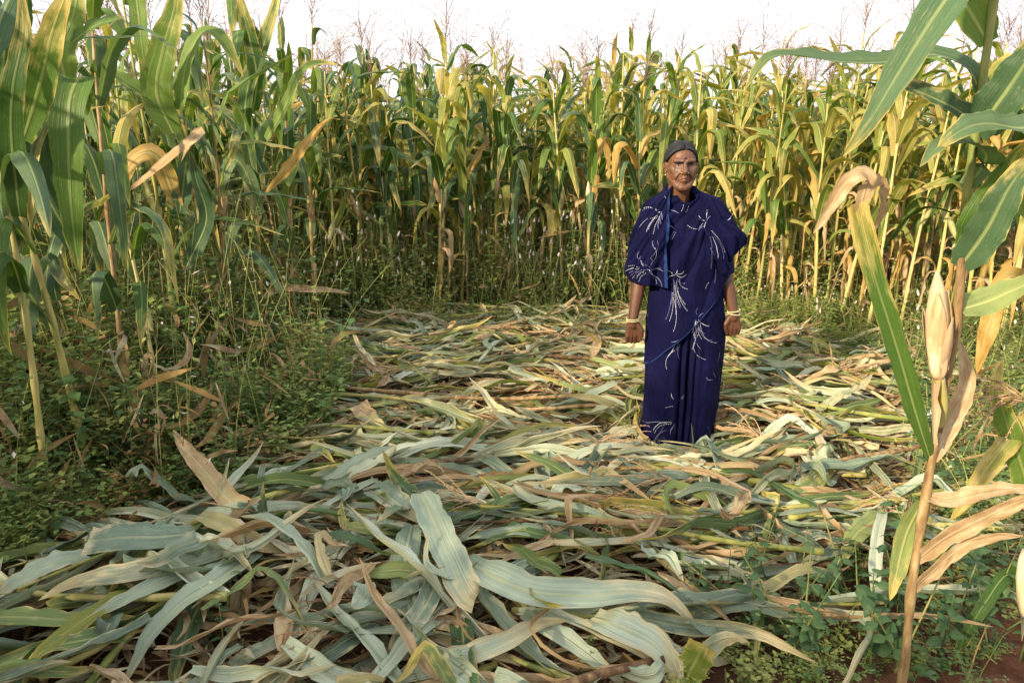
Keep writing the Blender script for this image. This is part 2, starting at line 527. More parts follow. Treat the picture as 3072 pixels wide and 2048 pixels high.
def capsules(bones):
    """closed tapered capsules (p0, r0, p1, r1) joined into one bmesh-like soup"""
    s = Soup()
    for p0, r0, p1, r1 in bones:
        p0, p1 = np.array(p0, float), np.array(p1, float)
        d = p1 - p0
        ln = np.linalg.norm(d)
        d = d / (ln + 1e-9)
        a = np.linspace(0, math.pi / 2, 5)[:-1]
        P, R = [], []
        for t in a:
            P.append(p0 - d * r0 * math.cos(t)); R.append(max(r0 * math.sin(t), 1e-4))
        P += [p0, p1]; R += [r0, r1]
        for t in a[::-1]:
            P.append(p1 + d * r1 * math.cos(t)); R.append(max(r1 * math.sin(t), 1e-4))
        P = np.array(P)
        ref = np.array([0, 0, 1.0]) if abs(d[2]) < 0.9 else np.array([1.0, 0, 0])
        X = norm(np.cross(d, ref)); Yv = np.cross(d, X)
        ang = np.linspace(0, 2 * math.pi, 14, endpoint=False)
        V = P[:, None] + np.array(R)[:, None, None] * (X * np.cos(ang)[None, :, None] + Yv * np.sin(ang)[None, :, None])
        n = len(P)
        s.add(V.reshape(-1, 3), list(grid_faces(n, 14, True)) + [tuple(range(14))[::-1], tuple((n - 1) * 14 + i for i in range(14))])
    return s


def ellipsoid(s, c, r, rot=(0, 0, 0), n=20):
    t = np.linspace(0.02, math.pi - 0.02, n)
    a = np.linspace(0, 2 * math.pi, n, endpoint=False)
    V = np.stack([np.sin(t)[:, None] * np.cos(a)[None], np.sin(t)[:, None] * np.sin(a)[None], np.broadcast_to(np.cos(t)[:, None], (n, n))], -1).reshape(-1, 3)
    V = V * np.array(r)
    Rm = np.array(Matrix.Rotation(rot[2], 3, 'Z') @ Matrix.Rotation(rot[1], 3, 'Y') @ Matrix.Rotation(rot[0], 3, 'X'))
    V = V @ Rm.T + np.array(c)
    s.add(V, list(grid_faces(n, n, True)) + [tuple(range(n))[::-1], tuple((n - 1) * n + i for i in range(n))])


# materials of the figure
def skin_material():
    m, nt, N, L = new_mat("skin_brown")
    at = nd(nt, "ShaderNodeAttribute", attribute_name="tone")
    tc = nd(nt, "ShaderNodeTexCoord")
    no = nd(nt, "ShaderNodeTexNoise", i_Scale=55.0, i_Detail=4.0)
    L.new(tc.outputs["Object"], no.inputs["Vector"])
    no2 = nd(nt, "ShaderNodeTexNoise", i_Scale=260.0, i_Detail=2.0)
    L.new(tc.outputs["Object"], no2.inputs["Vector"])
    col = mixc(nt, 0.35, at.outputs["Color"], ramp(nt, no.outputs[0], [(0.3, c4(0.35, 0.33, 0.32)), (0.7, c4(0.66, 0.66, 0.66))]), 'OVERLAY')
    bs = nd(nt, "ShaderNodeBsdfPrincipled")
    L.new(col, bs.inputs["Base Color"])
    bs.inputs["Roughness"].default_value = 0.48
    bs.inputs["Specular IOR Level"].default_value = 0.38
    bs.inputs["Subsurface Weight"].default_value = 0.08
    bs.inputs["Subsurface Radius"].default_value = (0.010, 0.004, 0.002)
    bp = nd(nt, "ShaderNodeBump", i_Strength=0.35, i_Distance=0.002)
    L.new(no2.outputs[0], bp.inputs["Height"])
    L.new(bp.outputs[0], bs.inputs["Normal"])
    out = nd(nt, "ShaderNodeOutputMaterial")
    L.new(bs.outputs[0], out.inputs[0])
    return m


def cloth_material(name, c0, c1):
    m, nt, N, L = new_mat(name)
    tc = nd(nt, "ShaderNodeTexCoord")
    no = nd(nt, "ShaderNodeTexNoise", i_Scale=7.0, i_Detail=5.0)
    L.new(tc.outputs["Object"], no.inputs["Vector"])
    fine = nd(nt, "ShaderNodeTexNoise", i_Scale=420.0, i_Detail=1.0)
    L.new(tc.outputs["Object"], fine.inputs["Vector"])
    col = ramp(nt, no.outputs[0], [(0.32, c4(*c0)), (0.68, c4(*c1))])
    bs = nd(nt, "ShaderNodeBsdfPrincipled")
    L.new(col, bs.inputs["Base Color"])
    bs.inputs["Roughness"].default_value = 0.75
    bs.inputs["Specular IOR Level"].default_value = 0.05
    bs.inputs["Sheen Weight"].default_value = 0.03
    bs.inputs["Sheen Roughness"].default_value = 0.5
    bs.inputs["Sheen Tint"].default_value = c4(0.3, 0.3, 0.8)
    bp = nd(nt, "ShaderNodeBump", i_Strength=0.8, i_Distance=0.006)
    mp = nd(nt, "ShaderNodeMapping")
    mp.inputs["Scale"].default_value = (26.0, 26.0, 7.0)
    mp.inputs["Rotation"].default_value = (0.0, 0.5, 0.0)
    L.new(tc.outputs["Object"], mp.inputs[0])
    cre = nd(nt, "ShaderNodeTexNoise", i_Scale=1.0, i_Detail=3.0)
    cre.inputs["Distortion"].default_value = 0.8
    L.new(mp.outputs[0], cre.inputs["Vector"])
    hh = math_n(nt, 'ADD', math_n(nt, 'MULTIPLY', fine.outputs[0], 0.35), math_n(nt, 'MULTIPLY', cre.outputs[0], 3.0))
    L.new(hh, bp.inputs["Height"])
    L.new(bp.outputs[0], bs.inputs["Normal"])
    out = nd(nt, "ShaderNodeOutputMaterial")
    L.new(bs.outputs[0], out.inputs[0])
    return m


def hair_material():
    m, nt, N, L = new_mat("hair_grey")
    uvn = nd(nt, "ShaderNodeUVMap")
    mp = nd(nt, "ShaderNodeMapping")
    mp.inputs["Scale"].default_value = (60.0, 1.4, 1.0)
    L.new(uvn.outputs[0], mp.inputs[0])
    no = nd(nt, "ShaderNodeTexNoise", i_Scale=1.0, i_Detail=3.0, i_Roughness=0.7)
    L.new(mp.outputs[0], no.inputs["Vector"])
    col = ramp(nt, no.outputs[0], [(0.38, c4(0.008, 0.008, 0.010)), (0.53, c4(0.018, 0.019, 0.023)), (0.65, c4(0.042, 0.043, 0.052)), (0.74, c4(0.24, 0.24, 0.27))])
    bs = nd(nt, "ShaderNodeBsdfPrincipled")
    L.new(col, bs.inputs["Base Color"])
    bs.inputs["Roughness"].default_value = 0.6
    bs.inputs["Specular IOR Level"].default_value = 0.15
    bp = nd(nt, "ShaderNodeBump", i_Strength=0.8, i_Distance=0.004)
    L.new(no.outputs[0], bp.inputs["Height"])
    L.new(bp.outputs[0], bs.inputs["Normal"])
    out = nd(nt, "ShaderNodeOutputMaterial")
    L.new(bs.outputs[0], out.inputs[0])
    return m


def simple_mat(name, col, rough=0.5, metal=0.0, spec=0.5):
    m, nt, N, L = new_mat(name)
    tc = nd(nt, "ShaderNodeTexCoord")
    no = nd(nt, "ShaderNodeTexNoise", i_Scale=40.0, i_Detail=2.0)
    L.new(tc.outputs["Object"], no.inputs["Vector"])
    c = mixc(nt, no.outputs[0], c4(*[x * 0.85 for x in col]), c4(*[min(1, x * 1.15) for x in col]))
    bs = nd(nt, "ShaderNodeBsdfPrincipled")
    L.new(c, bs.inputs["Base Color"])
    bs.inputs["Roughness"].default_value = rough
    bs.inputs["Metallic"].default_value = metal
    bs.inputs["Specular IOR Level"].default_value = spec
    out = nd(nt, "ShaderNodeOutputMaterial")
    L.new(bs.outputs[0], out.inputs[0])
    return m


def make_woman():
    root = empty("person", (WX, YW, 0.0))
    tag(root, "grey-haired woman in a navy sari with white sprays standing in the clearing", "person")
    m_skin = skin_material()
    m_sari = cloth_material("sari_navy", (0.0026, 0.0032, 0.021), (0.0055, 0.0058, 0.037))
    m_blue = cloth_material("sari_selvedge_blue", (0.010, 0.024, 0.095), (0.017, 0.040, 0.14))
    m_blouse = cloth_material("blouse_dark", (0.008, 0.010, 0.040), (0.014, 0.016, 0.065))
    m_print = simple_mat("print_white", (0.50, 0.52, 0.60), 0.7, spec=0.2)
    m_print2 = simple_mat("print_lilac", (0.20, 0.22, 0.40), 0.7, spec=0.2)
    m_hair = hair_material()
    # ---- head frame
    zt, zc = wz(428, YW), wz(573, YW - 0.09)
    hz = (zt + zc) / 2
    sH = (zt - zc) / 0.236
    hx = wx(2046, 500, YW - 0.05)
    hy = -0.035
    H = lambda x, y, z: (hx + x * sH, hy + y * sH, hz + z * sH)
    r_ = lambda v: v * sH
    bones = []
    B = lambda p0, r0, p1, r1: bones.append((p0, r0, p1, r1))
    UP = .012
    F_ = lambda x, y, z: H(x, y, z + UP)
    B(H(0, .006, -.07), r_(.054), (hx, .016, hz - .20), .060)
    # jaw, chin, cheeks, brow, nose, lips
    for s in (-1, 1):
        B(H(s * .053, -.012, -.048), r_(.025), H(s * .022, -.062, -.092), r_(.024))
        B(F_(s * .046, -.046, -.022), r_(.025), F_(s * .034, -.058, -.050), r_(.021))
        B(F_(s * .010, -.083, .018), r_(.0105), F_(s * .044, -.068, .020), r_(.012))
        B(F_(s * .0140, -.093, -.041), r_(.0080), F_(s * .010, -.088, -.040), r_(.0095))
        B(F_(s * .002, -.094, -.0645), r_(.0070), F_(s * .021, -.079, -.0740), r_(.0052))
        B(F_(s * .002, -.093, -.0750), r_(.0075), F_(s * .020, -.079, -.0810), r_(.0056))
    B(H(-.010, -.072, -.100), r_(.020), H(.010, -.072, -.100), r_(.020))
    B(F_(0, -.084, .012), r_(.0075), F_(0, -.103, -.034), r_(.0128))
    B(F_(0, -.080, -.052), r_(.018), F_(0, -.080, -.080), r_(.018))
    # trunk and legs under the cloth
    B((0, .01, .78), .105, (0, .0, 1.06), .105)
    B((-.10, .015, 1.165), .052, (.10, .015, 1.165), .052)
    for s in (-1, 1):
        B((s * .07, .0, .80), .085, (s * .075, .0, .42), .060)
        B((s * .075, .0, .42), .055, (s * .075, .02, .08), .036)
        B((s * .065, .03, .045), .034, (s * .070, -.075, .032), .024)
    # arms and hands
    yA = -0.045
    Pt = lambda x, y, dy=yA: np.array([wx(x, y, YW + dy), dy, wz(y, YW + dy)])
    shL, elL, wrL = Pt(1968, 640, .01), Pt(1919, 838, -.01), Pt(1898, 962, -.055)
    shR, elR, wrR = Pt(2138, 632, .01), Pt(2176, 828, -.005), Pt(2201, 940, -.055)
    for sh, el, wr in ((shL, elL, wrL), (shR, elR, wrR)):
        B(sh, .046, el, .034)
        mid = el * .68 + wr * .32
        B(el, .034, mid, .0335)
        B(mid, .0335, wr, .0225)
    wrists = {}
    for s, wr, tip in ((-1, wrL, Pt(1901, 1046, -.045)), (1, wrR, Pt(2197, 1030, -.045))):
        inn = -s                                     # direction of the thumb: towards her thigh
        d = norm(tip - wr)                           # down the hand
        xx = norm(np.array([inn, 0.25 * inn * 0, 0]) - d * np.dot(d, [inn, 0, 0]))
        bk = norm(np.cross(d, xx)); bk = bk if bk[1] > 0 else -bk     # palm side (away from camera)
        q = lambda a, b, c_: wr + xx * a + bk * b + d * c_
        B(q(0, 0, .0), .022, q(0, .002, .022), .024)
        for a in (-.026, -.009, .009, .025):         # palm
            B(q(a * .55, .004, .022), .0165, q(a * 1.05, .002, .074), .0135)
        for k, (a, ln) in enumerate(((-.029, .030), (-.0105, .036), (.009, .038), (.0275, .034))):
            k0 = q(a, .000, .078); k1 = q(a * .98, .014, .078 + ln); k2 = q(a * .92, .040, .070 + ln * .75); k3 = q(a * .9, .044, .072)
            B(k0, .0112, k1, .0102); B(k1, .0100, k2, .0092); B(k2, .0090, k3, .0082)
        B(q(.020, -.002, .020), .0150, q(.040, -.010, .050), .0125)
        B(q(.040, -.010, .050), .0122, q(.041, -.006, .080), .0108)
        B(q(.041, -.006, .080), .0105, q(.032, -.002, .102), .0085)
        wrists[s] = (wr, d, xx, bk)
    s = capsules(bones)
    ellipsoid(s, H(0, .012, .032), [r_(v) for v in (.074, .094, .086)])
    ellipsoid(s, H(0, -.022, -.028), [r_(v) for v in (.070, .066, .082)])
    for sd in (-1, 1):
        ellipsoid(s, H(sd * .078, .004, -.006), [r_(v) for v in (.0075, .018, .031)], rot=(0.15, sd * 0.25, -sd * 0.5))
        ellipsoid(s, H(sd * .080, -.004, -.030), [r_(v) for v in (.006, .009, .013)])
    tmp = s.build("tmp_body", [m_skin])
    rm = tmp.modifiers.new("r", 'REMESH')
    rm.mode = 'VOXEL'; rm.voxel_size = 0.0027; rm.use_smooth_shade = True
    sm = tmp.modifiers.new("s", 'SMOOTH')
    sm.factor = 0.5; sm.iterations = 4
    dg = bpy.context.evaluated_depsgraph_get()
    me = bpy.data.meshes.new_from_object(tmp.evaluated_get(dg))
    bpy.data.objects.remove(tmp)
    # ---- face relief
    V = np.empty(len(me.vertices) * 3); me.vertices.foreach_get("co", V); V = V.reshape(-1, 3)
    l = (V - np.array([hx, hy, hz])) / sH
    x, y, z = l[:, 0], l[:, 1], l[:, 2] - UP
    front = (np.clip((-y - .02) / .03, 0, 1)) * (np.abs(z) < .13) * (np.abs(x) < .09)
    ax = np.abs(x)
    g = lambda cx, cz, sx, sz, X=x: np.exp(-((X - cx) / sx) ** 2 - ((z - cz) / sz) ** 2)

    def line(pts, w, X=x):
        d = np.full(len(X), 9.0)
        for (x0, z0), (x1, z1) in zip(pts[:-1], pts[1:]):
            dx, dz = x1 - x0, z1 - z0
            t = np.clip(((X - x0) * dx + (z - z0) * dz) / (dx * dx + dz * dz), 0, 1)
            d = np.minimum(d, np.hypot(X - x0 - t * dx, z - z0 - t * dz))
        return np.exp(-(d / w) ** 2)
    dy = np.zeros(len(x))                          # positive = pushed in
    dy += .0090 * g(.029, -.003, .017, .0105, ax)   # sockets
    dy -= .0050 * g(.029, -.004, .0125, .0070, ax)  # lids and ball
    dy += .0030 * line([(.013, .004), (.030, .006), (.045, .000)], .0025, ax)
    dy += .0012 * line([(.014, -.014), (.028, -.018), (.043, -.013)], .0040, ax)
    dy += .0058 * line([(.016, -.040), (.027, -.054), (.034, -.070), (.036, -.082)], .0035, ax)   # folds from nose to mouth
    dy -= .0030 * line([(.024, -.038), (.036, -.052), (.043, -.068)], .0065, ax)
    mouth = line([(-.030, -.0825), (-.018, -.0745), (-.006, -.0700), (.006, -.0700), (.018, -.0745), (.030, -.0825)], .0022)
    dy += .0050 * mouth
    dy += .0025 * line([(.030, -.0825), (.033, -.094)], .003, ax)
    dy += .0030 * line([(-.012, -.0865), (0, -.0885), (.012, -.0865)], .0045)
    dy += .0014 * line([(-.030, .036), (0, .034), (.030, .037)], .0020) + .0012 * line([(-.028, .048), (0, .0465), (.030, .049)], .0020)
    dy += .0020 * line([(.004, .012), (.005, .024)], .0020, ax)
    dy += .0025 * g(.042, -.050, .010, .014, ax)    # hollow cheek
    # philtrum
    dy += .0012 * line([(0, -.052), (0, -.060)], .0025)
    V[:, 1] += dy * front * sH
    earm = (ax > .070) * (np.abs(z + .004) < .026) * (np.abs(y - .002) < .03)
    V[:, 0] -= np.sign(x) * .0035 * sH * earm * np.exp(-((y - .000) / .008) ** 2 - ((z + .002) / .014) ** 2)
    me.vertices.foreach_set("co", V.ravel())
    # skin tone: pigment of lips, lids, knuckles
    tone = np.tile(np.array([.120, .056, .031]), (len(x), 1))
    hd = (np.abs(z) < .15) & (ax < .1)
    def paint(mask, c):
        nonlocal tone
        k = (mask * front)[:, None]
        tone = tone * (1 - k) + np.array(c) * k
    paint(.55 * g(.029, -.007, .018, .0115, ax), (.080, .036, .024))
    paint(.6 * np.clip(line([(-.022, -.0755), (0, -.0715), (.022, -.0755)], .0060), 0, 1), (.16, .056, .042))
    paint(.75 * mouth, (.11, .035, .028))
    paint(.35 * g(0, -.036, .012, .016), (.145, .070, .038))
    paint(.30 * g(0, .045, .04, .02), (.135, .065, .036))
    arm = (V[:, 2] < .98)
    tone[arm] = tone[arm] * np.array([.80, .74, .74])
    at = me.attributes.new("tone", 'FLOAT_COLOR', 'POINT')
    at.data.foreach_set("color", np.concatenate([tone, np.ones((len(x), 1))], 1).astype(np.float32).ravel())
    me.materials.clear(); me.materials.append(m_skin)
    me.shade_smooth()
    obj("body", me, root)
    # ---- eyes, lids, brows, bindi, studs
    m_eye = simple_mat("eye_white", (.20, .165, .14), 0.25)
    m_iris = simple_mat("iris_dark", (.018, .010, .007), 0.15)
    m_brow = simple_mat("brow_dark", (.045, .034, .030), 0.8, spec=0.1)
    m_bindi = simple_mat("bindi_maroon", (.026, .004, .006), 0.5)
    m_gold = simple_mat("gold", (.75, .55, .22), 0.3, 1.0)
    m_bangle = simple_mat("bangle_cream", (.72, .62, .36), 0.35)
    bv = BVHTree.FromPolygons([tuple(v) for v in V], [tuple(p.vertices) for p in me.polygons])

    def face_at(fx, fz, out=0.0):
        o = Vector(F_(fx, -.25, fz))
        h = bv.ray_cast(o, Vector((0, 1, 0)))
        p = h[0] if h[0] is not None else Vector(F_(fx, -.09, fz))
        return np.array(p) + np.array([0, -out, 0])
    for sd in (-1, 1):
        c = face_at(sd * .029, -.0045) + np.array([0, .0082 * sH, 0])
        e = Soup(); ellipsoid(e, c, [r_(v) for v in (.0120, .0094, .0040)], n=16)
        eye = e.build("eye", [m_eye]); eye.parent = root
        i = Soup(); ellipsoid(i, c + np.array([0.0006, -.0066 * sH, 0.0002]), [r_(v) for v in (.0054, .0042, .0049)], n=12)
        ir = i.build("iris", [m_iris]); ir.parent = eye
        pts = [face_at(sd * a, b, .0012) for a, b in ((.0145, -.0035), (.022, .0012), (.030, .0024), (.038, .0004), (.0445, -.0045))]
        P = smooth_path(pts, 12)
        V_, FF_, U_ = tube(P, np.interp(np.linspace(0, 1, 12), [0, .5, 1], [.0006, .0013, .0007]), 5)
        o = obj("eyelashes", mesh_from("eyelashes", V_, FF_, U_, [m_brow]), root)
        pts = [face_at(sd * a, b, .0008) for a, b in ((.0095, .0105), (.018, .0145), (.030, .0160), (.040, .0135), (.049, .0080))]
        P = smooth_path(pts, 14)
        V_, FF_, U_ = tube(P, np.interp(np.linspace(0, 1, 14), [0, .35, 1], [.0022, .0028, .0006]), 6)
        o = obj("eyebrow", mesh_from("eyebrow", V_, FF_, U_, [m_brow]), root)
        c = face_at(sd * .0165, -.040, .002)
        e = Soup(); ellipsoid(e, c, [.0030] * 3, n=10)
        st = e.build("nose_stud", [m_gold]); st.parent = root
        e = Soup(); ellipsoid(e, H(sd * .081, -.008, -.043), [.0032, .003, .0045], n=10)
        st = e.build("earring", [m_gold]); st.parent = root
    e = Soup(); ellipsoid(e, face_at(0, .0275, .0002), [.0086, .0024, .0086], n=14)
    bd = e.build("bindi", [m_bindi]); bd.parent = root
    # ---- hair: combed from a centre parting over the ears to the nape
    for_hair = Soup()
    na, nb = 90, 60
    for sd in (-1, 1):
        q = np.linspace(0, 1, nb)
        G = np.zeros((na, nb, 3))
        be = np.radians(1.5 + 96 * q)
        a0 = np.interp(q, [0, .35, .62, .80, 1], [38, 35, 24, 0, -36])
        for j in range(nb):
            al = np.radians(np.linspace(a0[j], 214, na))
            off = 1.0 + .026 * np.sin(np.linspace(0, 1, na) * 46 + .8 * np.sin(q[j] * 5)) * min(1, q[j] * 4) + .006 * np.sin(np.linspace(0, 1, na) * 131 + q[j] * 3)
            off = off + .030 * math.exp(-((q[j] - .16) / .12) ** 2) - .055 * math.exp(-(q[j] / .035) ** 2)
            edge = np.clip(np.linspace(0, 1, na) / .06, 0, 1)
            off = off * (0.955 + 0.045 * np.sqrt(edge))
            G[:, j, 0] = sd * np.sin(be[j]) * .0815 * off
            G[:, j, 1] = .014 - np.cos(al) * math.cos(be[j]) * .104 * off
            G[:, j, 2] = .031 + np.sin(al) * math.cos(be[j]) * .0955 * off
            if be[j] > math.pi / 2:
                G[:, j, 0] = sd * .0815 * off
                ex = be[j] - math.pi / 2
                G[:, j, 2] -= ex * .05
        Gw = np.array(H(0, 0, 0)) + G * sH
        uv = np.stack(np.broadcast_arrays(np.linspace(0, 1, na)[:, None] + sd * 3, q[None, :]), -1).reshape(-1, 2)
        for_hair.add(Gw.reshape(-1, 3), grid_faces(na, nb), uv)
    ellipsoid(for_hair, H(0, .118, -.01), [.045, .034, .042])
    hr = for_hair.build("hair", [m_hair]); hr.parent = root
    so = hr.modifiers.new("thick", 'SOLIDIFY'); so.thickness = 0.004; so.offset = -1

    # ---- the sari, piece by piece
    depth = lambda rows: (lambda q, zz=np.array([wz(r[0]) for r in rows][::-1]), bb=np.array([r[1] for r in rows][::-1]): np.interp(q, zz, bb))
    skL = prof([(850, 1956), (915, 1950), (971, 1943), (1082, 1938), (1174, 1936), (1267, 1929), (1319, 1923), (1360, 1921)])
    skR = prof([(850, 2167), (908, 2171), (1026, 2173), (1100, 2163), (1182, 2154), (1278, 2137), (1319, 2131), (1360, 2130)])
    skB = depth([(850, .120), (950, .140), (1080, .142), (1200, .135), (1330, .138), (1370, .138)])
    fr = np.random.default_rng(5)

    def vnoise(a, freq, ph):
        return np.sin(a * freq + ph) + 0.6 * np.sin(a * freq * 1.7 + ph * 2.1) + 0.4 * np.sin(a * freq * 2.9 + ph * 0.7)

    nz, nt_ = 150, 420
    zz = np.linspace(wz(850), 0.012, nz)
    tt = np.linspace(0, 2 * math.pi, nt_, endpoint=False)
    Zg, Tg = np.meshgrid(zz, tt, indexing='ij')
    low = np.clip((wz(930) - Zg) / (wz(930) - 0.0), 0, 1)
    xl, xr = skL(Zg), skR(Zg)
    cx, a = (xl + xr) / 2, (xr - xl) / 2
    dT = (Tg - 1.5 * math.pi)                         # 0 at the front
    dT = (dT + math.pi) % (2 * math.pi) - math.pi
    pl = .0
    # bunch of pleats just right of the middle of the front
    sx = dT - 0.02 + .10 * np.sin(Zg * 3.0)
    win = np.exp(-(sx / .36) ** 2)
    ple = np.abs(((sx * 3.4 + .15 * np.sin(Zg * 4)) % 1.0) - .5) * 2
    rad = win * (ple ** 1.4 - .55) * (.008 + .014 * low)
    rad -= .048 * np.exp(-((sx - .02) / .055) ** 2) * np.clip(low * 3, 0, 1)
    rad -= .034 * np.exp(-((sx + .17) / .045) ** 2) * np.clip(low * 2.4, 0, 1)
    rad -= .026 * np.exp(-((sx - .22) / .040) ** 2) * np.clip(low * 2.4, 0, 1)
    rad += (1 - win) * (.0030 + .0040 * low) * vnoise(Tg + .30 * Zg, 3.6, 1.3)
    rad += .0015 * vnoise(Tg * 3 + Zg * 9, 4.0, .4) + .0022 * vnoise(Zg * 6 + Tg, 5.0, 2.0) * (1 - low)
    rad += .014 * np.exp(-((dT + .62) / .34) ** 2) * np.exp(-((Zg - .42) / .22) ** 2)     # knee
    rad += .008 * np.exp(-((dT - .60) / .30) ** 2) * np.exp(-((Zg - .42) / .22) ** 2)
    hemw = np.clip((.05 - Zg) / .05, 0, 1)
    V_ = np.stack([cx + (a + rad) * np.cos(Tg), (skB(Zg) + rad) * np.sin(Tg), Zg + .012 * hemw * vnoise(Tg, 9, .3)], -1)
    uv = np.stack([Tg / 6.283, Zg], -1).reshape(-1, 2)
    skirt_me = mesh_from("sari_skirt", V_.reshape(-1, 3), grid_faces(nz, nt_, True), uv, [m_sari])
    skirt = obj("sari_skirt", skirt_me, root)

    # upper drape: a tube from the neck to a slanting lower edge
    dL = prof([(556, 2014), (572, 2006), (584, 1992), (594, 1968), (606, 1950), (625, 1946), (700, 1949), (800, 1951), (857, 1953), (915, 1947), (971, 1940), (1082, 1933), (1130, 1931)])
    dR = prof([(556, 2074), (572, 2084), (582, 2115), (591, 2148), (606, 2166), (625, 2172), (700, 2176), (800, 2180), (857, 2174), (915, 2175), (1000, 2176), (1130, 2166)])
    dB = depth([(550, .054), (580, .062), (605, .078), (640, .110), (700, .138), (760, .140), (857, .136), (950, .158), (1080, .160), (1140, .156)])
    nv, nt2 = 150, 380
    tt = np.linspace(0, 2 * math.pi, nt2, endpoint=False)
    fx = np.cos(tt)
    fr_ = np.clip(-np.sin(tt), 0, 1)
    ztop = np.where(np.sin(tt) < 0, wz(566) - (wz(566) - wz(604)) * fr_ ** 1.5 * np.exp(-((fx + .12) / .45) ** 2), wz(562))
    edge_x = np.array([-1, -.86, -.60, -.22, .12, .42, .72, .9, 1.0])
    edge_y = np.array([1108, 1090, 1052, 1005, 962, 925, 878, 840, 812])
    zl_f = np.interp(fx, edge_x, [wz(v, YW - .12) for v in edge_y])
    zl_b = np.interp(fx, [-1, 1], [wz(1108, YW - .12), wz(812, YW - .12)])
    zlow = np.where(np.sin(tt) < 0, zl_f, zl_b)
    vv = np.linspace(0, 1, nv)[:, None]
    Zg = ztop[None] + (zlow - ztop)[None] * vv
    Tg = np.broadcast_to(tt[None], Zg.shape)
    xl, xr = dL(Zg) - .003, dR(Zg) + .003
    cx, a, b = (xl + xr) / 2, (xr - xl) / 2, dB(Zg)
    X0 = cx + a * np.cos(Tg)
    px_, pz_ = wx(2135, 570), wz(560)
    phi = np.arctan2(px_ - X0, pz_ - Zg + .02)          # fan of folds from the shoulder on the right of the picture
    dist = np.hypot(X0 - px_, Zg - pz_)
    fade = np.clip(dist / .10, 0, 1) * np.clip((Zg - zlow[None]) / .05 + .35, 0, 1)
    amp = (.0150 * np.clip(dist / .3, .35, 1.0)) * np.clip(1.25 - dist / .75, .35, 1)
    rad = fade * amp * (np.abs(np.sin(phi * 11 + .7 * np.sin(dist * 7))) ** .7 * 1.6 - .9 + .45 * np.sin(phi * 27 + dist * 5))
    rad += .0050 * vnoise(phi * 2.0 + dist, 6.0, .9) * np.clip(dist / .2, 0, 1)
    rad += .008 * np.exp(-((X0 + .055) / .05) ** 2 - ((Zg - wz(760)) / .06) ** 2) + .008 * np.exp(-((X0 - .05) / .05) ** 2 - ((Zg - wz(760)) / .06) ** 2)
    # rolled collar where the cloth crosses the throat
    rad += .007 * np.exp(-((vv - .015) / .02) ** 2)
    V_ = np.stack([cx + (a + rad) * np.cos(Tg), (b + rad) * np.sin(Tg), Zg], -1)
    uv = np.stack([Tg / 6.283, np.broadcast_to(vv, Tg.shape)], -1).reshape(-1, 2)
    drape_me = mesh_from("sari_drape", V_.reshape(-1, 3), grid_faces(nv, nt2, True), uv, [m_sari])
    drape = obj("sari_drape", drape_me, root)
    Vd = V_
    # blue selvedge along the slanting edge (front half)
    sel = [Vd[-1, i] for i in range(nt2) if math.sin(tt[i]) < .15 and math.cos(tt[i]) > -.97]
    ed = np.array([Vd[-1, i] for i in range(nt2)])
    idx = [i for i in range(nt2) if -1.0 < math.sin(tt[i]) < .1]
    idx = sorted(idx, key=lambda i: tt[i])
    Vs = []
    for i in idx:
        o_ = np.array([math.cos(tt[i]) * .0022, math.sin(tt[i]) * .0022, 0])
        Vs += [Vd[-1, i] + o_ * 1.2 + np.array([0, 0, -.001]), Vd[-2, i] + o_]
    selv = obj("selvedge", mesh_from("selvedge", np.array(Vs), grid_faces(len(idx), 2), None, [m_blue]), drape)

    def cape(name, edge_rows, out_rows, dep_rows, ybot, ysteps, flip, tau1=math.pi * .98, kf=9.0, amp=.006, seed=1.0, flare=0.0):
        """cloth thrown over one shoulder and arm; tau 0 at its front edge, pi at the back"""
        ef, of, bf = prof(edge_rows, YW - .10), prof(out_rows), depth(dep_rows)
        nv, nt3 = 110, 150
        tau = np.linspace(0, tau1, nt3)
        ztop_ = wz(ysteps[0])
        zb = np.interp(tau, [p[0] for p in ybot], [wz(p[1], YW - .10 * math.cos(p[0])) for p in ybot])
        v = np.linspace(0, 1, nv)[:, None] ** 1.25
        Z = ztop_ + (zb - ztop_)[None] * v
        T = np.broadcast_to(tau[None], Z.shape)
        e, o_, b = ef(Z), of(Z), bf(Z)
        st = np.sin(T) ** .85
        Xc = e + (o_ - e) * st
        Yc = -b * np.sign(np.cos(T)) * np.abs(np.cos(T)) ** .8
        low = np.clip((ztop_ - Z) / .12, 0, 1)
        f = amp * low * vnoise(T * 1.0 + .8 * np.sin(Z * 4 + seed), kf, seed) + amp * .4 * low * vnoise(T * 2 + Z * 8, 6.0, seed * 2)
        f += flare * np.clip(v - .6, 0, 1) * np.sin(T * 14 + seed)
        f = f - 1.15 * amp * low
        sgn = 1 if flip else -1
        Xc = Xc + sgn * np.sin(T) * f
        Yc = Yc - np.cos(T) * f
        P = np.stack([Xc, Yc, Z], -1)
        uvc = np.stack([T / 3.14, np.broadcast_to(v, T.shape)], -1).reshape(-1, 2)
        me_ = mesh_from(name, P.reshape(-1, 3), grid_faces(nv, nt3), uvc, [m_sari])
        o = obj(name, me_, root)
        so_ = o.modifiers.new("thick", 'SOLIDIFY'); so_.thickness = .0025; so_.offset = 0
        return o, me_, P
    # end of the sari brought round the back and over her arm (left in the picture)
    eR = [(552, 2026), (566, 2018), (580, 2012), (594, 2008), (657, 2001), (750, 1993), (870, 1993)]
    oR = [(552, 2012), (568, 2002), (580, 1985), (592, 1962), (604, 1944), (617, 1933), (639, 1924), (668, 1913), (720, 1897), (783, 1878), (800, 1875), (827, 1884), (846, 1894), (870, 1902)]
    bR = [(550, .060), (575, .074), (600, .098), (640, .130), (700, .152), (800, .154), (870, .150)]
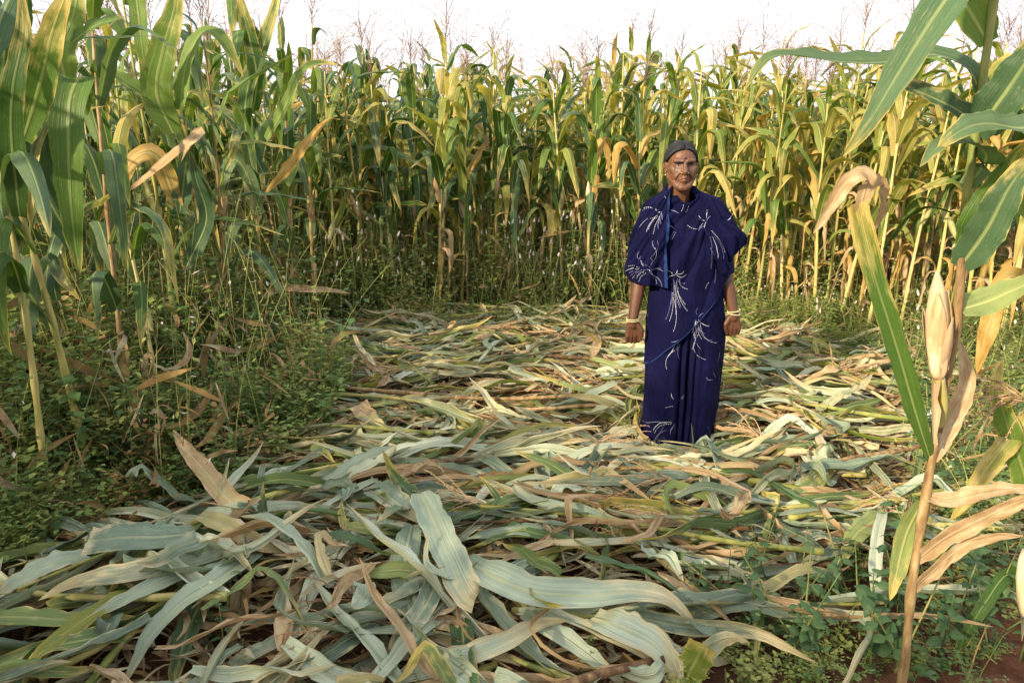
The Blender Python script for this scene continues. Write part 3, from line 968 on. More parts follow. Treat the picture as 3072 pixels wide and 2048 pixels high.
    capeL, capeL_me, PL = cape("sari_end", eR, oR, bR, [(0, 857), (.55, 850), (1.0, 852), (1.57, 842), (3.14, 800)], (553,), False, kf=8.0, amp=.0095, seed=1.7, flare=.018)
    Vs = []
    for i in range(PL.shape[0]):
        p0, p1 = PL[i, 0], PL[i, 2]
        Vs += [p0 + np.array([.0045, -.0025, 0]), p1 + np.array([0, -.0045, 0])]
    obj("selvedge", mesh_from("selvedge", np.array(Vs), grid_faces(PL.shape[0], 2), None, [m_blue]), capeL)
    # cloth over the other shoulder, flaring out over the upper arm
    eL = [(556, 2084), (575, 2090), (600, 2094), (640, 2100), (700, 2112), (760, 2135), (830, 2160)]
    oL = [(556, 2082), (570, 2094), (580, 2118), (588, 2142), (596, 2158), (606, 2169), (635, 2189), (676, 2215), (700, 2238), (715, 2236), (765, 2205), (830, 2192)]
    bL = [(556, .050), (580, .062), (605, .084), (640, .118), (700, .150), (760, .152), (830, .140)]
    capeR, capeR_me, PR = cape("sari_shoulder", eL, oL, bL, [(0, 822), (.45, 808), (.85, 770), (1.25, 716), (1.57, 700), (2.2, 720), (3.14, 740)], (558,), True, kf=6.5, amp=.0100, seed=3.1)
    # blouse sleeves below the cloth
    for sh, el in ((shL, elL), (shR, elR)):
        e2 = el * .97 + sh * .03
        P = np.linspace(sh, e2, 24)
        th = np.linspace(0, 1, 24)
        V_, FF_, U_ = tube(P, .058 - .010 * th + .0018 * np.sin(th * 30), 24, cap=False)
        obj("blouse_sleeve", mesh_from("blouse_sleeve", V_, FF_, U_, [m_blouse]), root)
    # ---- bangles
    for sd in (-1, 1):
        wr, d, xx, bk = wrists[sd]
        for k, off in enumerate((-.012, -.003) if sd < 0 else (-.016, .000)):
            th = np.linspace(0, 2 * math.pi, 33)
            c = wr + d * off
            tilt = .10 if (sd > 0 and k == 0) else -.14 if sd > 0 else 0.03
            P = c + np.outer(np.cos(th), xx * .030 + d * tilt * .04) + np.outer(np.sin(th), bk * .0285)
            V_, FF_, U_ = tube(P, .0021, 6, cap=False)
            obj("bangle", mesh_from("bangle", V_, FF_, U_, [m_bangle]), root)
    # ---- printed sprays: curved dotted strokes laid on whichever cloth lies in front
    pieces = [(skirt, skirt_me), (drape, drape_me), (capeL, capeL_me), (capeR, capeR_me)]
    trees = []
    for o, me_ in pieces:
        vs = np.empty(len(me_.vertices) * 3); me_.vertices.foreach_get("co", vs)
        trees.append(BVHTree.FromPolygons(vs.reshape(-1, 3).tolist(), [tuple(p.vertices) for p in me_.polygons]))
    bags = [[Soup(), 0] for _ in pieces]

    def first_hit(X, Z):
        best = None
        for k, t in enumerate(trees):
            h = t.ray_cast(Vector((X, -1.0, Z)), Vector((0, 1, 0)))
            if h[0] is not None and h[0].y < .06 and (best is None or h[3] < best[1]):
                n = h[1] if h[1].y < 0 else -h[1]
                best = (k, h[3], np.array(h[0]), np.array(n))
        return best

    def stroke(p0, p1, bend, dotted, w0=.0030, w1=.0012, lilac=False):
        """p0, p1 in photo pixels; bend = sideways bow as share of the length"""
        a_ = np.array([wx(p0[0], p0[1], YW - .13), wz(p0[1], YW - .13)])
        b_ = np.array([wx(p1[0], p1[1], YW - .13), wz(p1[1], YW - .13)])
        L_ = np.linalg.norm(b_ - a_)
        if L_ < .004:
            return
        nrm = np.array([-(b_ - a_)[1], (b_ - a_)[0]])
        n = max(3, int(L_ / .0025))
        t = np.linspace(0, 1, n)
        P = a_ + np.outer(t, b_ - a_) + np.outer(4 * t * (1 - t) * bend, nrm)
        hits = [first_hit(q[0], q[1]) for q in P]
        T = norm(np.gradient(P, axis=0))
        for i in range(n - 1):
            if dotted and i % 3 == 2:
                continue
            h0, h1 = hits[i], hits[i + 1]
            if h0 is None or h1 is None or h0[0] != h1[0] or abs(h0[1] - h1[1]) > .012:
                continue
            w = w0 + (w1 - w0) * abs(2 * t[i] - 1) if not dotted else w0 * .85
            sdir_ = np.array([-T[i][1], 0, T[i][0]])
            q = []
            for h in (h0, h1):
                s_ = norm(sdir_ - h[3] * np.dot(sdir_, h[3]))
                c = h[2] + h[3] * .0022
                q.append((c - s_ * w * .5, c + s_ * w * .5))
            bags[h0[0]][0].add([q[0][0], q[0][1], q[1][1], q[1][0]], [(0, 1, 2, 3)], None, 1 if lilac else 0)

    pr = np.random.default_rng(3)
    W_ = lambda *pts: pts
    sprays = [
        ((2121, 666), [((2110, 602), .06, 1), ((2124, 622), .03, 0), ((2128, 632), -.03, 0), ((2114, 630), .05, 1), ((2063, 676), -.28, 1), ((2098, 648), -.1, 0), ((2097, 657), -.1, 1), ((2173, 758), -.06, 1),
                       ((2174, 742), -.10, 0), ((2145, 850), -.10, 1), ((2131, 806), -.05, 1), ((2150, 770), -.05, 0), ((2094, 694), .1, 0), ((2113, 692), .1, 0), ((2136, 650), -.1, 0), ((2140, 690), .1, 1), ((2168, 775), -.1, 1)]),
        ((1987, 630), [((1938, 636), .25, 1), ((1934, 646), .22, 1), ((1936, 660), .2, 1), ((1944, 648), .15, 0), ((1940, 672), .16, 1), ((1942, 698), .1, 0), ((1948, 690), .1, 1), ((1936, 722), .06, 1), ((1962, 704), .06, 1),
                       ((1975, 690), .05, 0), ((1988, 660), .0, 0), ((1984, 676), .1, 0), ((1978, 640), .1, 0), ((1958, 640), .2, 0), ((1930, 688), .1, 1)]),
        ((1941, 806), [((1922, 758), -.35, 0), ((1926, 772), -.3, 0), ((1948, 770), .3, 1), ((1963, 742), .2, 1), ((1971, 720), .15, 1), ((1958, 760), .2, 1), ((1925, 784), -.2, 0), ((1926, 796), -.2, 0), ((1895, 828), .1, 0), ((1912, 842), .1, 0),
                       ((1900, 836), .1, 1), ((1905, 845), .1, 1), ((1920, 848), .1, 1), ((1955, 820), -.1, 1), ((1962, 840), -.1, 0), ((1972, 852), -.15, 1), ((1984, 858), -.2, 0), ((1988, 812), -.1, 0), ((1985, 806), -.1, 1), ((1885, 822), .1, 0), ((1892, 806), .1, 1)]),
        ((2022, 822), [((2058, 822), .3, 0), ((2050, 812), .25, 0), ((2055, 850), .25, 1), ((2062, 866), .22, 1), ((2066, 912), .12, 0), ((2055, 912), .1, 1), ((2038, 922), .05, 1), ((2040, 918), .03, 0), ((2014, 915), -.05, 0), ((1999, 960), -.06, 1),
                       ((2008, 962), -.06, 1), ((2026, 940), -.02, 1), ((2017, 992), -.08, 1), ((1972, 1018), -.12, 1), ((2002, 838), .1, 0), ((2000, 812), .1, 0), ((2030, 808), .1, 0), ((2060, 930), .1, 1), ((2018, 880), 0., 0)]),
        ((2082, 952), [((2112, 930), -.15, 0), ((2108, 938), -.1, 0), ((2120, 962), .1, 0), ((2128, 978), .1, 0), ((2148, 1012), .2, 1), ((2153, 1030), .2, 1), ((2130, 990), .1, 0), ((2112, 1000), .1, 0), ((2116, 1078), .3, 1), ((2100, 1045), .1, 0),
                       ((2076, 1048), -.1, 1), ((2084, 1022), -.05, 0), ((2075, 1000), -.05, 0), ((2104, 1015), .1, 1), ((2086, 985), .0, 0), ((2095, 965), .1, 0), ((2104, 948), .0, 0), ((2092, 920), -.2, 1), ((2135, 1020), .2, 1)]),
        ((2038, 1010), [((1983, 1063), -.15, 1), ((2003, 1040), -.1, 0), ((2003, 1072), -.05, 0), ((2001, 1108), .18, 1), ((2042, 1085), .15, 1), ((2052, 1024), .1, 0), ((2012, 1022), -.1, 0), ((2030, 1050), .05, 1)]),
        ((2024, 1212), [((1973, 1153), -.22, 1), ((2015, 1178), -.1, 0), ((1994, 1190), -.1, 0), ((1996, 1202), -.05, 0), ((1998, 1225), .05, 1), ((2050, 1182), .1, 0), ((2048, 1192), .1, 0), ((2048, 1170), .2, 1), ((2046, 1214), .1, 0)]),
        ((2028, 1262), [((1964, 1300), .22, 0), ((1968, 1306), .2, 1), ((1967, 1333), .15, 1), ((2012, 1303), .1, 0), ((2026, 1312), .0, 1), ((2044, 1268), .1, 0), ((1936, 1300), .2, 1)]),
        ((2146, 1142), [((2117, 1130), -.2, 0), ((2138, 1150), .1, 0), ((2150, 1168), .1, 1), ((2140, 1120), .1, 1)]),
        ((1946, 968), [((1957, 955), .3, 1), ((1955, 990), .1, 0), ((1950, 1008), .1, 1), ((1945, 1020), .1, 1), ((1958, 972), .2, 0), ((1950, 930), -.1, 0)]),
        ((2045, 640), [((2015, 634), .1, 0), ((2020, 630), .1, 1), ((2055, 615), .1, 1)]),
        ((2028, 688), [((2010, 678), .1, 0), ((2024, 666), .1, 0), ((2012, 720), .1, 1), ((2016, 722), .05, 1)]),
        ((2032, 736), [((2043, 754), .05, 0)]), ((1961, 714), [((1963, 745), .12, 0)]), ((2060, 645), [((2070, 620), .1, 1)]),
        ((2205, 655), [((2190, 664), .0, 0), ((2200, 668), .0, 1)]), ((2218, 682), [((2200, 702), .1, 1)]),
        ((2110, 868), [((2128, 846), -.1, 1)]), ((1975, 575), [((1985, 588), .1, 0)]), ((2066, 575), [((2070, 588), .0, 0)]), ((2058, 580), [((2063, 592), .0, 0)]),
        ((2040, 586), [((2046, 598), .0, 0)]), ((1998, 606), [((2004, 588), .0, 1)]), ((1995, 585), [((2002, 598), .0, 0)]), ((2085, 1330), [((2060, 1334), .1, 1)]), ((2100, 1318), [((2125, 1308), -.2, 1)]),
        ((1937, 1200), [((1936, 1160), .1, 1), ((1940, 1220), .1, 0)]), ((2160, 1100), [((2162, 1060), .05, 1)]),
    ]
    for c, arms in sprays:
        for (e, bend, kind) in arms:
            if pr.random() < .24:
                continue
            cc = np.array(c, float) + pr.normal(0, 3, 2)
            v_ = np.array(e, float) - cc
            st = pr.uniform(.10, .45) if np.linalg.norm(v_) > 30 else pr.uniform(0, .3)
            stroke(cc + v_ * st, e, bend * -1.0, bool(kind), w0=.0017 if kind else .0025, w1=.0010, lilac=pr.random() < .40)
    for (sp, _), (o, me_) in zip(bags, pieces):
        if sp.n:
            p = sp.build("print", [m_print, m_print2], smooth=False)
            p["kind"] = "stuff"
            p.parent = o
    for o in (skirt, drape):
        so_ = o.modifiers.new("thick", 'SOLIDIFY'); so_.thickness = .002; so_.offset = -1
    return root


make_woman()
# ------------------------------------------------------------------ maize: leaf, stalk, tassel and ear builders
def blade_width(v, W):
    return W * np.minimum(1.0, 0.55 + 2.2 * v) * np.clip(1 - v ** 2.6, 0, 1) ** 0.8 + 0.0008


def standing_leaf(r, z0, az, length, W, e0, droop, roll=0.0, kink=None, bend_at=0.38, n=15, K=5, base_r=0.012, rip=0.12, fold=0.30):
    """blade leaving the stalk at height z0 towards az: rises at elevation e0, arches over and hangs"""
    s = np.linspace(0, 1, n)
    sharp = r.uniform(9, 26)
    el = e0 - droop * (0.25 * s + 0.75 / (1 + np.exp(-(s - bend_at) * sharp)))
    if kink is not None:
        el = el - kink[1] / (1 + np.exp(-(s - kink[0]) * 28))
    el = np.maximum(el, -1.52)
    azs = az + r.normal(0, 0.25) * s ** 1.5
    T = np.stack([np.cos(azs) * np.cos(el), np.sin(azs) * np.cos(el), np.sin(el)], 1)
    P = np.concatenate([[np.zeros(3)], np.cumsum((T[:-1] + T[1:]) / 2 * length / (n - 1), axis=0)])
    P = P + np.array([math.cos(az) * base_r * 0.4, math.sin(az) * base_r * 0.4, z0])
    S0 = np.stack([-np.sin(azs), np.cos(azs), np.zeros(n)], 1)
    N0 = np.cross(T, S0) * -1
    ro = roll * s ** 1.2
    S = S0 * np.cos(ro)[:, None] + N0 * np.sin(ro)[:, None]
    Nn = -S0 * np.sin(ro)[:, None] + N0 * np.cos(ro)[:, None]
    return strip(P, S, Nn, blade_width(s, W), K=K, fold=fold * (1 if n else 1), rip=rip, rfreq=3.5, r=r)


def stalk_path(r, H, n=22, lean=0.03):
    z = np.linspace(-0.03, H, n)
    ph = r.uniform(0, 6.28, 2)
    la = r.uniform(0, 6.28)
    t = np.clip(z / H, 0, 1)
    x = lean * math.cos(la) * t ** 1.5 + 0.006 * np.sin(t * 9 + ph[0])
    y = lean * math.sin(la) * t ** 1.5 + 0.006 * np.sin(t * 9 + ph[1])
    return np.stack([x, y, z], 1)


def stalk_mesh(r, P, r0=0.0125, r1=0.0045, nodes=9, sides=7, name="stalk", mats=None):
    n = len(P)
    m = nodes * 4 + 1
    t = np.linspace(0, 1, m)
    L = np.concatenate([[0], np.cumsum(np.linalg.norm(np.diff(P, axis=0), axis=1))]); L /= L[-1]
    Q = np.stack([np.interp(t, L, P[:, k]) for k in range(3)], 1)
    R = r0 + (r1 - r0) * t ** 1.2
    R = R * np.where(np.arange(m) % 4 == 0, 1.22, np.where(np.arange(m) % 4 == 1, 1.08, 0.97))
    V, F, U = tube(Q, R, sides)
    return mesh_from(name, V, F, U, mats or [M['stalk']])


def tassel_geo(r, base, up, size=0.32, nb=11, sides=3, rad=0.0023, droop=1.0, spikelets=False):
    """spike with arching side branches, everything beaded with spikelets"""
    s = Soup()
    up = norm(up)
    ref = np.array([1.0, 0, 0]) if abs(up[2]) > .7 else np.array([0, 0, 1.0])
    X = norm(np.cross(up, ref)); Y = np.cross(up, X)

    def limb(p0, d0, ln, dr, rd, n=11):
        pts = [p0]
        d = norm(d0)
        for i in range(n - 1):
            d = norm(d + np.array([0, 0, -1.0]) * dr * (i / n) * 0.32 + r.normal(0, 0.045, 3))
            pts.append(pts[-1] + d * ln / (n - 1))
        P = np.array(pts)
        R = rd * (1 - 0.45 * np.linspace(0, 1, n)) * np.where(np.arange(n) % 2 == 0, 0.75, 1.45)
        R[0] = rd * .8
        V, F, U = tube(P, R, sides)
        s.add(V, F, U)
        if spikelets:
            T = norm(np.gradient(P, axis=0))
            for i in range(1, n):
                for k in range(3):
                    p = P[i] - T[i] * ln / (n - 1) * k / 3
                    q = norm(T[i] * 1.1 + norm(r.normal(0, 1, 3)) * 0.7)
                    w = norm(np.cross(q, r.normal(0, 1, 3)))
                    l_ = r.uniform(.008, .012)
                    s.add([p, p + q * l_ * .45 + w * .0024, p + q * l_, p + q * l_ * .45 - w * .0024], [(0, 1, 2, 3)])
    limb(base, up + r.normal(0, .06, 3), size, 0.35 * droop * r.uniform(.3, 2.2), rad * 1.25, 14)
    for k in range(nb):
        a = k * 2.4 + r.uniform(-.5, .5)
        h = size * (0.02 + 0.34 * k / nb)
        sp = r.uniform(.30, .85)
        d = up + (X * math.cos(a) + Y * math.sin(a)) * sp
        limb(np.asarray(base) + up * h, d, size * r.uniform(.50, .85), droop * r.uniform(.7, 2.0), rad)
    return s


def ear_geo(r, length=0.21, rad=0.027, n=16, k=16, open_tip=0.0):
    """cob wrapped in husk leaves, along +Z, ridged and pointed"""
    t = np.linspace(0, 1, n)
    prof_ = rad * np.interp(t, [0, .08, .3, .6, .82, .93, 1.0], [.45, .75, 1.0, .95, .62, .34, .10])
    a = np.linspace(0, 2 * math.pi, k, endpoint=False)
    A, T = np.meshgrid(a, t)
    ridge = 1 + .10 * np.abs(np.sin(A * 1.5 + T * 2.2 + r.uniform(0, 3))) + .05 * np.sin(A * 7 + r.uniform(0, 6)) - .04
    R = prof_[:, None] * ridge
    V = np.stack([R * np.cos(A), R * np.sin(A), T * length], -1).reshape(-1, 3)
    F = list(grid_faces(n, k, True)) + [tuple(range(k))[::-1], tuple((n - 1) * k + i for i in range(k))]
    uv = np.stack([A / 6.283, T], -1).reshape(-1, 2)
    return V, F, uv


def husk_leaf_geo(r, length, W, curl=0.5, n=10, cup=-0.55):
    s = np.linspace(0, 1, n)
    P = np.stack([0.020 * np.sin(s * 2.6) + curl * .05 * s ** 3, np.zeros(n), length * s], 1)
    T = norm(np.gradient(P, axis=0))
    S = np.tile(np.array([0, 1.0, 0]), (n, 1))
    N = np.cross(S, T)
    return strip(P, S, N, W * np.clip(np.sin(np.pi * (0.12 + .88 * s)), 0.02, 1) ** .8, K=5, fold=cup, rip=0.14, r=r, pleat=.08)


def rot_to(V, d, loc=(0, 0, 0), roll=0.0):
    """turn geometry built along +Z to direction d"""
    q = Vector((0, 0, 1)).rotation_difference(Vector(d))
    Mx = np.array((q.to_matrix() @ Matrix.Rotation(roll, 3, 'Z')))
    return np.asarray(V) @ Mx.T + np.asarray(loc)


def gen_plant(seed, H=2.15, detail=1, leaf_n=13, lean=0.05, wide=1.0):
    """meshes of one standing plant: stalk, leaves (low to high), tassel, ear"""
    r = np.random.default_rng(seed)
    P = stalk_path(r, H, lean=lean)
    nodes = 11
    at = lambda z: np.array([np.interp(z, P[:, 2], P[:, 0]), np.interp(z, P[:, 2], P[:, 1]), 0.0])
    out = {"stalk": stalk_mesh(r, P, r0=r.uniform(.0125, .016), nodes=nodes), "leaves": [], "H": H}
    az = r.uniform(0, 6.28)
    n, K = (18, 7) if detail > 1 else (13, 5)
    for i in range(leaf_n):
        f = i / (leaf_n - 1)
        z0 = H * (0.14 + 0.80 * f) + r.normal(0, .02)
        a = az + math.pi * (i % 2) + r.normal(0, .35)
        ln = r.uniform(.85, 1.12) * np.interp(f, [0, .3, .6, .85, 1], [.55, .74, .80, .66, .34])
        W = wide * r.uniform(.85, 1.15) * np.interp(f, [0, .3, .6, .85, 1], [.028, .041, .044, .039, .024])
        if f < .22:                                   # withered, hanging
            V, F, U = standing_leaf(r, z0, a, ln * r.uniform(.6, .9), W * .62, r.uniform(.2, 1.1), r.uniform(2.2, 3.2), roll=r.normal(0, 1.8), bend_at=r.uniform(.10, .30), n=n, K=K, rip=.30, fold=.60)
            role = 'dead'
        else:
            e0 = r.uniform(1.02, 1.34) + .10 * f
            dr = np.interp(f, [.3, .7, .9, 1], [2.85, 2.65, 1.9, 1.0]) * (r.uniform(.72, 1.08) if r.random() < .45 else r.uniform(.36, .62) + .4 * (f > .8))
            bend = r.uniform(.28, .58)
            kink = (r.uniform(.3, .65), r.uniform(.8, 1.8)) if r.random() < .30 else None
            V, F, U = standing_leaf(r, z0, a, ln, W, e0, dr, roll=r.normal(0, .7), kink=kink, bend_at=bend, n=n, K=K, rip=r.uniform(.10, .24), fold=r.uniform(.2, .6))
            role = 'low' if f < .5 else 'top'
        out["leaves"].append((mesh_from("leaf", V + at(z0), F, U, [M['green']]), role))
    for i in range(2 if detail < 2 else 0):               # withered blades hanging along the lower stalk
        z0 = H * r.uniform(.22, .50)
        V, F, U = standing_leaf(r, z0, r.uniform(0, 6.28), r.uniform(.35, .65), r.uniform(.014, .026), r.uniform(.3, 1.2), r.uniform(2.4, 3.2), roll=r.normal(0, 1.8), bend_at=r.uniform(.08, .30), n=n, K=K, rip=.30, fold=.60)
        out["leaves"].append((mesh_from("leaf", V + at(z0), F, U, [M['green']]), 'dead'))
    top = P[-1]
    out["tassel"] = tassel_geo(r, top - np.array([0, 0, .02]), P[-1] - P[-3], size=r.uniform(.42, .62), nb=int(r.integers(10, 17))).build("tassel", [M['tassel']])
    tm = out["tassel"].data
    bpy.data.objects.remove(out["tassel"]); out["tassel"] = tm
    out["ears"] = []
    for k in range(1 if r.random() < .75 else 2):
        V, F, U = ear_geo(r, r.uniform(.18, .23), r.uniform(.019, .024))
        a = az + r.uniform(-.6, .6) + math.pi * k
        z0 = H * r.uniform(.40, .48)
        tilt = r.uniform(.12, .40) if r.random() < .88 else r.uniform(2.2, 2.7)
        d = (math.cos(a) * math.sin(tilt), math.sin(a) * math.sin(tilt), math.cos(tilt))
        out["ears"].append(mesh_from("ear", rot_to(V, d, at(z0) + np.array([math.cos(a) * .012, math.sin(a) * .012, z0])), F, U, [M['husk_green' if r.random() < .6 else 'husk']]))
    return out


def pick(r, table):
    k = r.random() * sum(w for _, w in table)
    for m, w in table:
        k -= w
        if k <= 0:
            return m
    return table[-1][0]


def place_plant(pl, loc, rz, sc, r, palette, with_tassel=True, with_ear=True, tilt=(0, 0), leaf_from=0):
    root = empty("corn_plant", loc, rz, sc)
    root.rotation_euler = (tilt[0], tilt[1], rz)
    st = obj("stalk", pl["stalk"], root)
    if palette.get('stalk'):
        obj_mat(st, M[palette['stalk']])
    for i, (me, role) in enumerate(pl["leaves"]):
        if i < leaf_from:
            continue
        o = obj("leaf", me, root)
        obj_mat(o, M[pick(r, palette[role])])
    if with_tassel:
        obj("tassel", pl["tassel"], root)
    if with_ear:
        for e in pl["ears"]:
            obj("ear", e, root)
    return root


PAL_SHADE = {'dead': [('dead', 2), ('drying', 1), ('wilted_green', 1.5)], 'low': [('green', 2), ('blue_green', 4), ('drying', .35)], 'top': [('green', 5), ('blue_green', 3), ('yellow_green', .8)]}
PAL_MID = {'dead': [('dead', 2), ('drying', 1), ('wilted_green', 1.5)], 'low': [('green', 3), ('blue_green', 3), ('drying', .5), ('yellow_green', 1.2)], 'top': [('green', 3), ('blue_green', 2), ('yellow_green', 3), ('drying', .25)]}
PAL_SUN = {'dead': [('dead', 2), ('drying', 2)], 'low': [('green', 1.5), ('yellow_green', 4), ('drying', .8)], 'top': [('green', 2), ('yellow_green', 5), ('drying', .3)]}  # sun glow of the right-hand corn put into yellower leaf colours
VARIANTS = [gen_plant(100 + i, H=1.98 + 0.05 * (i % 5), leaf_n=13 + i % 3) for i in range(16)]
NEAR = [gen_plant(300 + i, H=2.30 + 0.04 * i, detail=2, leaf_n=13, lean=.08, wide=1.02) for i in range(6)]

# ------------------------------------------------------------------ ground
gr = Soup()
gx = np.concatenate([[-400, -60, -12], np.linspace(-6, 6, 121), [12, 60, 400]])
gy = np.concatenate([[-60, -10], np.linspace(0, 9, 91), [14, 30, 120, 700]])
GX, GY = np.meshgrid(gx, gy)
GZ = 0.018 * np.sin(GX * 5.1 + 2 * np.sin(GY * 1.7)) * np.sin(GY * 6.3 + np.sin(GX * 2.2)) + 0.008 * np.sin(GX * 17 + GY * 11) + rng.normal(0, .004, GX.shape) - .02
gr.add(np.stack([GX, GY, GZ], -1).reshape(-1, 3), grid_faces(len(gy), len(gx)))
tag(gr.build("ground", [M['soil']]), "reddish brown field soil under weeds and cut corn", kind="structure")


# ------------------------------------------------------------------ standing field: rows behind the clearing
def in_view(x, y, margin=0.35):
    return abs(x) < 0.70 * y + margin


def field_front(x):
    """how far in the standing crop begins, across the picture"""
    return np.interp(x, [-6, -2.2, -1.2, -.6, 0.6, 1.6, 2.4, 3.2, 6], [5.6, 5.9, 6.5, 6.75, 6.8, 6.7, 6.35, 5.9, 5.2])


pr_ = np.random.default_rng(77)
rows = []
n_plants = 0
for row in range(7):
    members = []
    x = -7.5 + pr_.uniform(0, .2)
    while x < 8.0:
        y = field_front(x) + row * 0.50 + pr_.normal(0, .07)
        if in_view(x, y, .25):
            members.append((x, y))
        x += pr_.uniform(.17, .33) if row < 2 else pr_.uniform(.20, .38)
    rows.append(members)
ROWN = ["front row", "second row", "third row", "fourth row", "fifth row", "sixth row", "seventh row"]
for ri, members in enumerate(rows):
    left = sorted([m for m in members if m[0] < WX], key=lambda m: -m[0])
    right = sorted([m for m in members if m[0] >= WX], key=lambda m: m[0])
    for side, lst in (("left", left), ("right", right)):
        for k, (x, y) in enumerate(lst):
            if n_plants >= 240:
                break
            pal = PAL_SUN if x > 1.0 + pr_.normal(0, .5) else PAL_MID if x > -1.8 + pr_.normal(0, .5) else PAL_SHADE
            pl = VARIANTS[int(pr_.integers(len(VARIANTS)))]
            sc = pr_.uniform(.88, 1.08) if pr_.random() > .12 else pr_.uniform(1.06, 1.14)
            if ri < 4 and pr_.random() < .7:
                pal = dict(pal, stalk='stalk_pale')
            o = place_plant(pl, (x, y, -.01), pr_.uniform(0, 6.28), sc, pr_, pal, with_tassel=pr_.random() < .62, with_ear=ri < 3,
                            tilt=(pr_.normal(0, .035), pr_.normal(0, .035)), leaf_from=0 if ri < 3 else 2)
            tag(o, f"corn plant in the {ROWN[ri]} behind the clearing, {ordinal(k + 1)} to the {side} of the woman", "corn plant", "corn plants standing in the field behind the clearing")
            n_plants += 1
# ------------------------------------------------------------------ corn standing along the left side of the clearing
LEFT = [  # photo x of the stalk, metres into the field, turn, scale, wording
    (60, 2.72, 0.4, 1.04, "tall dark green corn plant cut off by the picture's left edge and top"),
    (215, 2.92, 2.1, 1.02, "tall dark corn plant with broad hanging leaves, second from the picture's left edge"),
    (345, 3.35, 1.1, 0.97, "corn plant half hidden behind the dark broad-leaved plants at far left"),
    (535, 4.05, 4.4, 1.03, "tall corn plant with brown lower stalk standing among left weeds, upright top leaf"),
    (790, 4.75, 0.2, 1.03, "tall corn plant at the corner of the left weeds with an orange-tipped leaf"),
    (640, 5.3, 5.2, 0.95, "shorter corn plant between the two tall plants over the left weeds"),
    (430, 4.9, 3.3, 0.96, "corn plant behind and left of the tall brown-stalked plant"),
    (250, 4.2, 1.9, 0.97, "corn plant rising behind the weeds near the picture's left edge"),
    (110, 3.6, 0.9, 0.98, "corn plant deep in shade just inside the picture's left edge"),
    (20, 5.0, 2.6, 0.95, "corn plant farthest back along the picture's left edge"),
    (940, 5.6, 4.0, 0.94, "corn plant standing where the left crop meets the back field"),
    (700, 4.35, 2.8, 0.86, "bent corn plant with yellowing leaves left of the orange-tipped plant"),
    (460, 3.55, 0.6, 0.80, "short leaning corn plant in front of the tall brown-stalked plant"),
    (590, 4.7, 5.9, 0.93, "corn plant right behind the tall brown-stalked plant"),
    (330, 4.6, 3.9, 0.95, "corn plant in the shaded middle of the left crop"),
    (160, 4.9, 4.9, 0.97, "corn plant showing between the two dark broad-leaved plants at left"),
    (740, 5.6, 1.0, 0.95, "corn plant just behind the orange-tipped plant"),
    (880, 5.15, 1.4, 0.90, "low corn plant with withered skirt right of the orange-tipped plant"),
]
nr = np.random.default_rng(21)
PAL_DARK = {'dead': [('green', 1), ('dead', 1)], 'low': [('green', 2), ('blue_green', 3)], 'top': [('green', 4), ('blue_green', 3)]}
left_roots = []
for k, (px_, Y, rz, sc, lab) in enumerate(LEFT):
    p = at_depth(px_, 1024, Y)
    pl = NEAR[k % len(NEAR)]
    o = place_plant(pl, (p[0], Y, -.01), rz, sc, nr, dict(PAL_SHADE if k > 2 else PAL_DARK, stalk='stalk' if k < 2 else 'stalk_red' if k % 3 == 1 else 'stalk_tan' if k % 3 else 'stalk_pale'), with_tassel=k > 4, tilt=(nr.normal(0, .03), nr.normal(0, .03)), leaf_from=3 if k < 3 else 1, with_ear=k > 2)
    tag(o, lab, "corn plant", "corn plants standing along the left side of the clearing")
    left_roots.append((o, Y))

# plants that stand forward of the back field, stalks in the open
EDGE = [(1010, -.30, .93), (1120, -.25, .97), (1190, -.35, .90), (1315, -.35, 1.07), (1385, -.20, .98), (1560, -.25, .92), (1690, -.15, .96), (1755, -.35, 1.0), (1900, -.25, .94), (2260, -.35, .96), (2345, -.2, 1.0), (2440, -.35, .95),
        (2520, -.25, .98), (2610, -.40, 1.0), (2700, -.2, .96), (2790, -.35, .97), (2900, -.3, 1.0), (3010, -.4, .98)]
er = np.random.default_rng(91)
for k, (px_, dy, sc) in enumerate(EDGE):
    Y = 6.6
    for _ in range(3):
        Y = float(field_front(at_depth(px_, 950, Y)[0])) + dy
    x = at_depth(px_, 950, Y)[0]
    pal = dict(PAL_SUN if px_ > 1950 else PAL_MID, stalk='stalk_pale' if px_ != 1120 else 'stalk_red')
    o = place_plant(VARIANTS[(k * 5 + 3) % len(VARIANTS)], (x, Y, -.01), er.uniform(0, 6.28), sc * 1.02, er, pal, tilt=(er.normal(0, .05), er.normal(0, .05)), leaf_from=2)
    lab = "tallest corn plant at the edge of the back field, yellow stalk in the open" if px_ == 1315 else f"corn plant with bare yellow stalk at the clearing's back edge, {ordinal(k + 1)} from the left"
    tag(o, lab, "corn plant", "corn plants at the back edge of the clearing")

